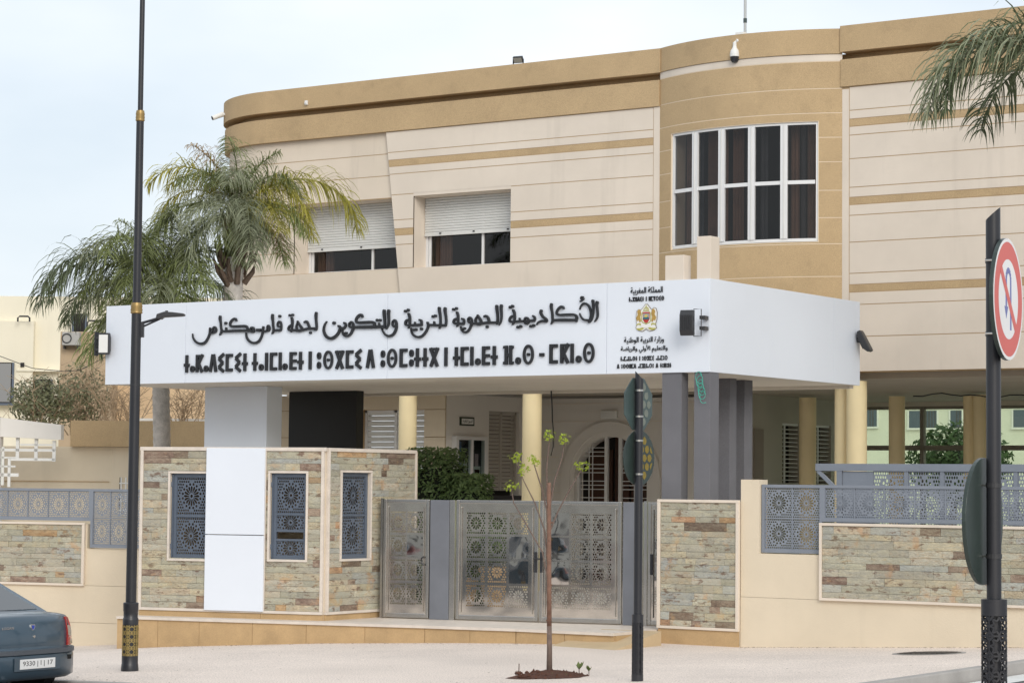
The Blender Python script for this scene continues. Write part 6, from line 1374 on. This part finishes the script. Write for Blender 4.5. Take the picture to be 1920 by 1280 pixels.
shrub('grey green shrub with bare twigs above the annex roof at far left', 75, 790, 51, .8, 1.4, 20, 1, 2600); shrub('dense bare twiggy shrub above the annex before the beige block', 150, 790, 52, .75, 1.8, 28, 2, 1400); shrub('reddish bare twig bush left of the palm trunk', 225, 790, 51, .6, 1.6, 30, 3, 0); shrub('bare twigs between the palm trunk and the white pillar', 350, 785, 50, .5, 1.3, 26, 4, 0)
b = MB(); P = [frame_at(x, y, 50) for x, y in ((-20, 660), (60, 690), (118, 696), (150, 694), (205, 665))]; cb = thing('overhead_cable', 'thin dark cable strung before the yellow house', 'cable', tuple(P[0])); b.tube([tuple(p-P[0]) for p in P], .008, 5); b.build('cable', BLACKM, cb)
# ------------------------------------------------------------------ inner court behind the glazed hall
CW = thing('courtyard_wing', 'pale wing across the inner court, seen through the porch glazing', 'building', (-33, 80, 0))
MB().box(-20, 24, 0, 6, 0, 11).build('wall', mat('pale_green_white_render', (.70, .70, .62), .85, var=.05), CW); MB().box(-20, 24, -.12, -.001, 5.16, 5.24).build('ledge', WHITE, CW)
for (xa, xb, z0, z1) in ((-5.3, -4.7, 4.46, 5.12), (-3.42, -2.33, 4.4, 5.02), (-1.8, -1.36, 4.4, 5.02), (.6, 1.8, 4.4, 5.02), (-8.6, -7.2, 4.46, 5.12)):
    w_ = MB().box(xa, xb, -.03, -.002, z0, z1).build('window', SLATE, CW); f = MB(); f.box(xa-.06, xb+.06, -.1, -.002, z0-.07, z0-.003); f.box(xa-.06, xa-.002, -.05, -.002, z0, z1); f.box(xb+.002, xb+.06, -.05, -.002, z0, z1); f.build('window_frame', WHITE, w_)
    c = MB(); x = xa+(xb-xa)*.5
    while x < xb-.08: c.box(x, x+.05, -.045+.008*rnd.random(), -.031, z0, z1); x += .11
    c.build('curtain', CURTAIN2, w_)
ct = thing('court_tree', 'leafy green tree in the inner court, seen through the porch glazing', 'tree', (-26.3, 60.5, .18))
MB().tube([(0, 0, 0), (.05, 0, 1.3), (0, .05, 2.6)], [.12, .1, .06], 8).build('trunk', BARK, ct); leaf_mass('crown', leafmat('court_leaf', (.075, .125, .05), .25, 0), ct, (.25, 0, 2.75), (1.5, 1.2, 1.15), 3200, .11, 8, .15, False)
# ------------------------------------------------------------------ street side opposite (seen only in the polished gates and panes)
OP = thing('apartment_block', 'white apartment block across the street, mirrored in the polished gates', 'building', (-45, -32, 0)); OW = mat('white_block_render', (.66, .65, .60), .85, var=.05)
MB().box(-40, 70, -8, 0, -3, 6.4).build('wall', OW, OP)
for k in range(26):
    for z in (1.2, 4.4):
        x = -36+k*4.1; w_ = MB().box(x, x+1.7, .004, .04, z, z+1.3).build('window', DARKROOM, OP); MB().box(x-.12, x+1.82, .0, .12, z-.12, z-.01).build('sill', WHITE, w_); MB().box(x+.9, x+1.5, .045, .06, z, z+1.3).build('curtain', CURTAIN2, w_)
make_car('dark red saloon car across the road, mirrored in the steel gate', mat('dark_red_car_paint', (.16, .012, .022), .3, coat=.7), (-24.6, 4.2, ground_z(-26)-.15), R(180))
# ------------------------------------------------------------------ grit, dust and dry leaves on the pavement
rr = random.Random(77); b = MB()
def speck(x, y, s):
    z = ground_z(x)+.004; a = rr.random()*6.28; k = rr.choice((4, 5, 6)); b.face([(x+s*rr.uniform(.6, 1)*math.cos(a+6.28*q/k), y+s*rr.uniform(.6, 1)*math.sin(a+6.28*q/k), z+rr.uniform(0, .004)) for q in range(k)])
for k in range(900):
    q = rr.random()
    if q < .45: x = rr.uniform(-15.7, -11); y = 28.96-abs(rr.gauss(0, .07))
    elif q < .7:
        u = rr.uniform(0, 7.5); x = -24.6+u; y = (26.12+u*.245 if x < -18.6 else 27.66)-abs(rr.gauss(0, .08))
    elif q < .85: x = rr.uniform(-26, -11.5); y = 19.4+abs(rr.gauss(0, .12))
    else: x = rr.uniform(-26, -11); y = rr.uniform(19.6, 26.0)
    speck(x, y, rr.uniform(.006, .022))
o = b.build('grit', mat('dusty_brown_grit', (.22, .17, .125), .95, var=.3, vs=9), fix=False); o['kind'] = 'stuff'; o['label'] = 'scattered grit and dry leaf bits on the pavement along the walls'; o['category'] = 'grit'
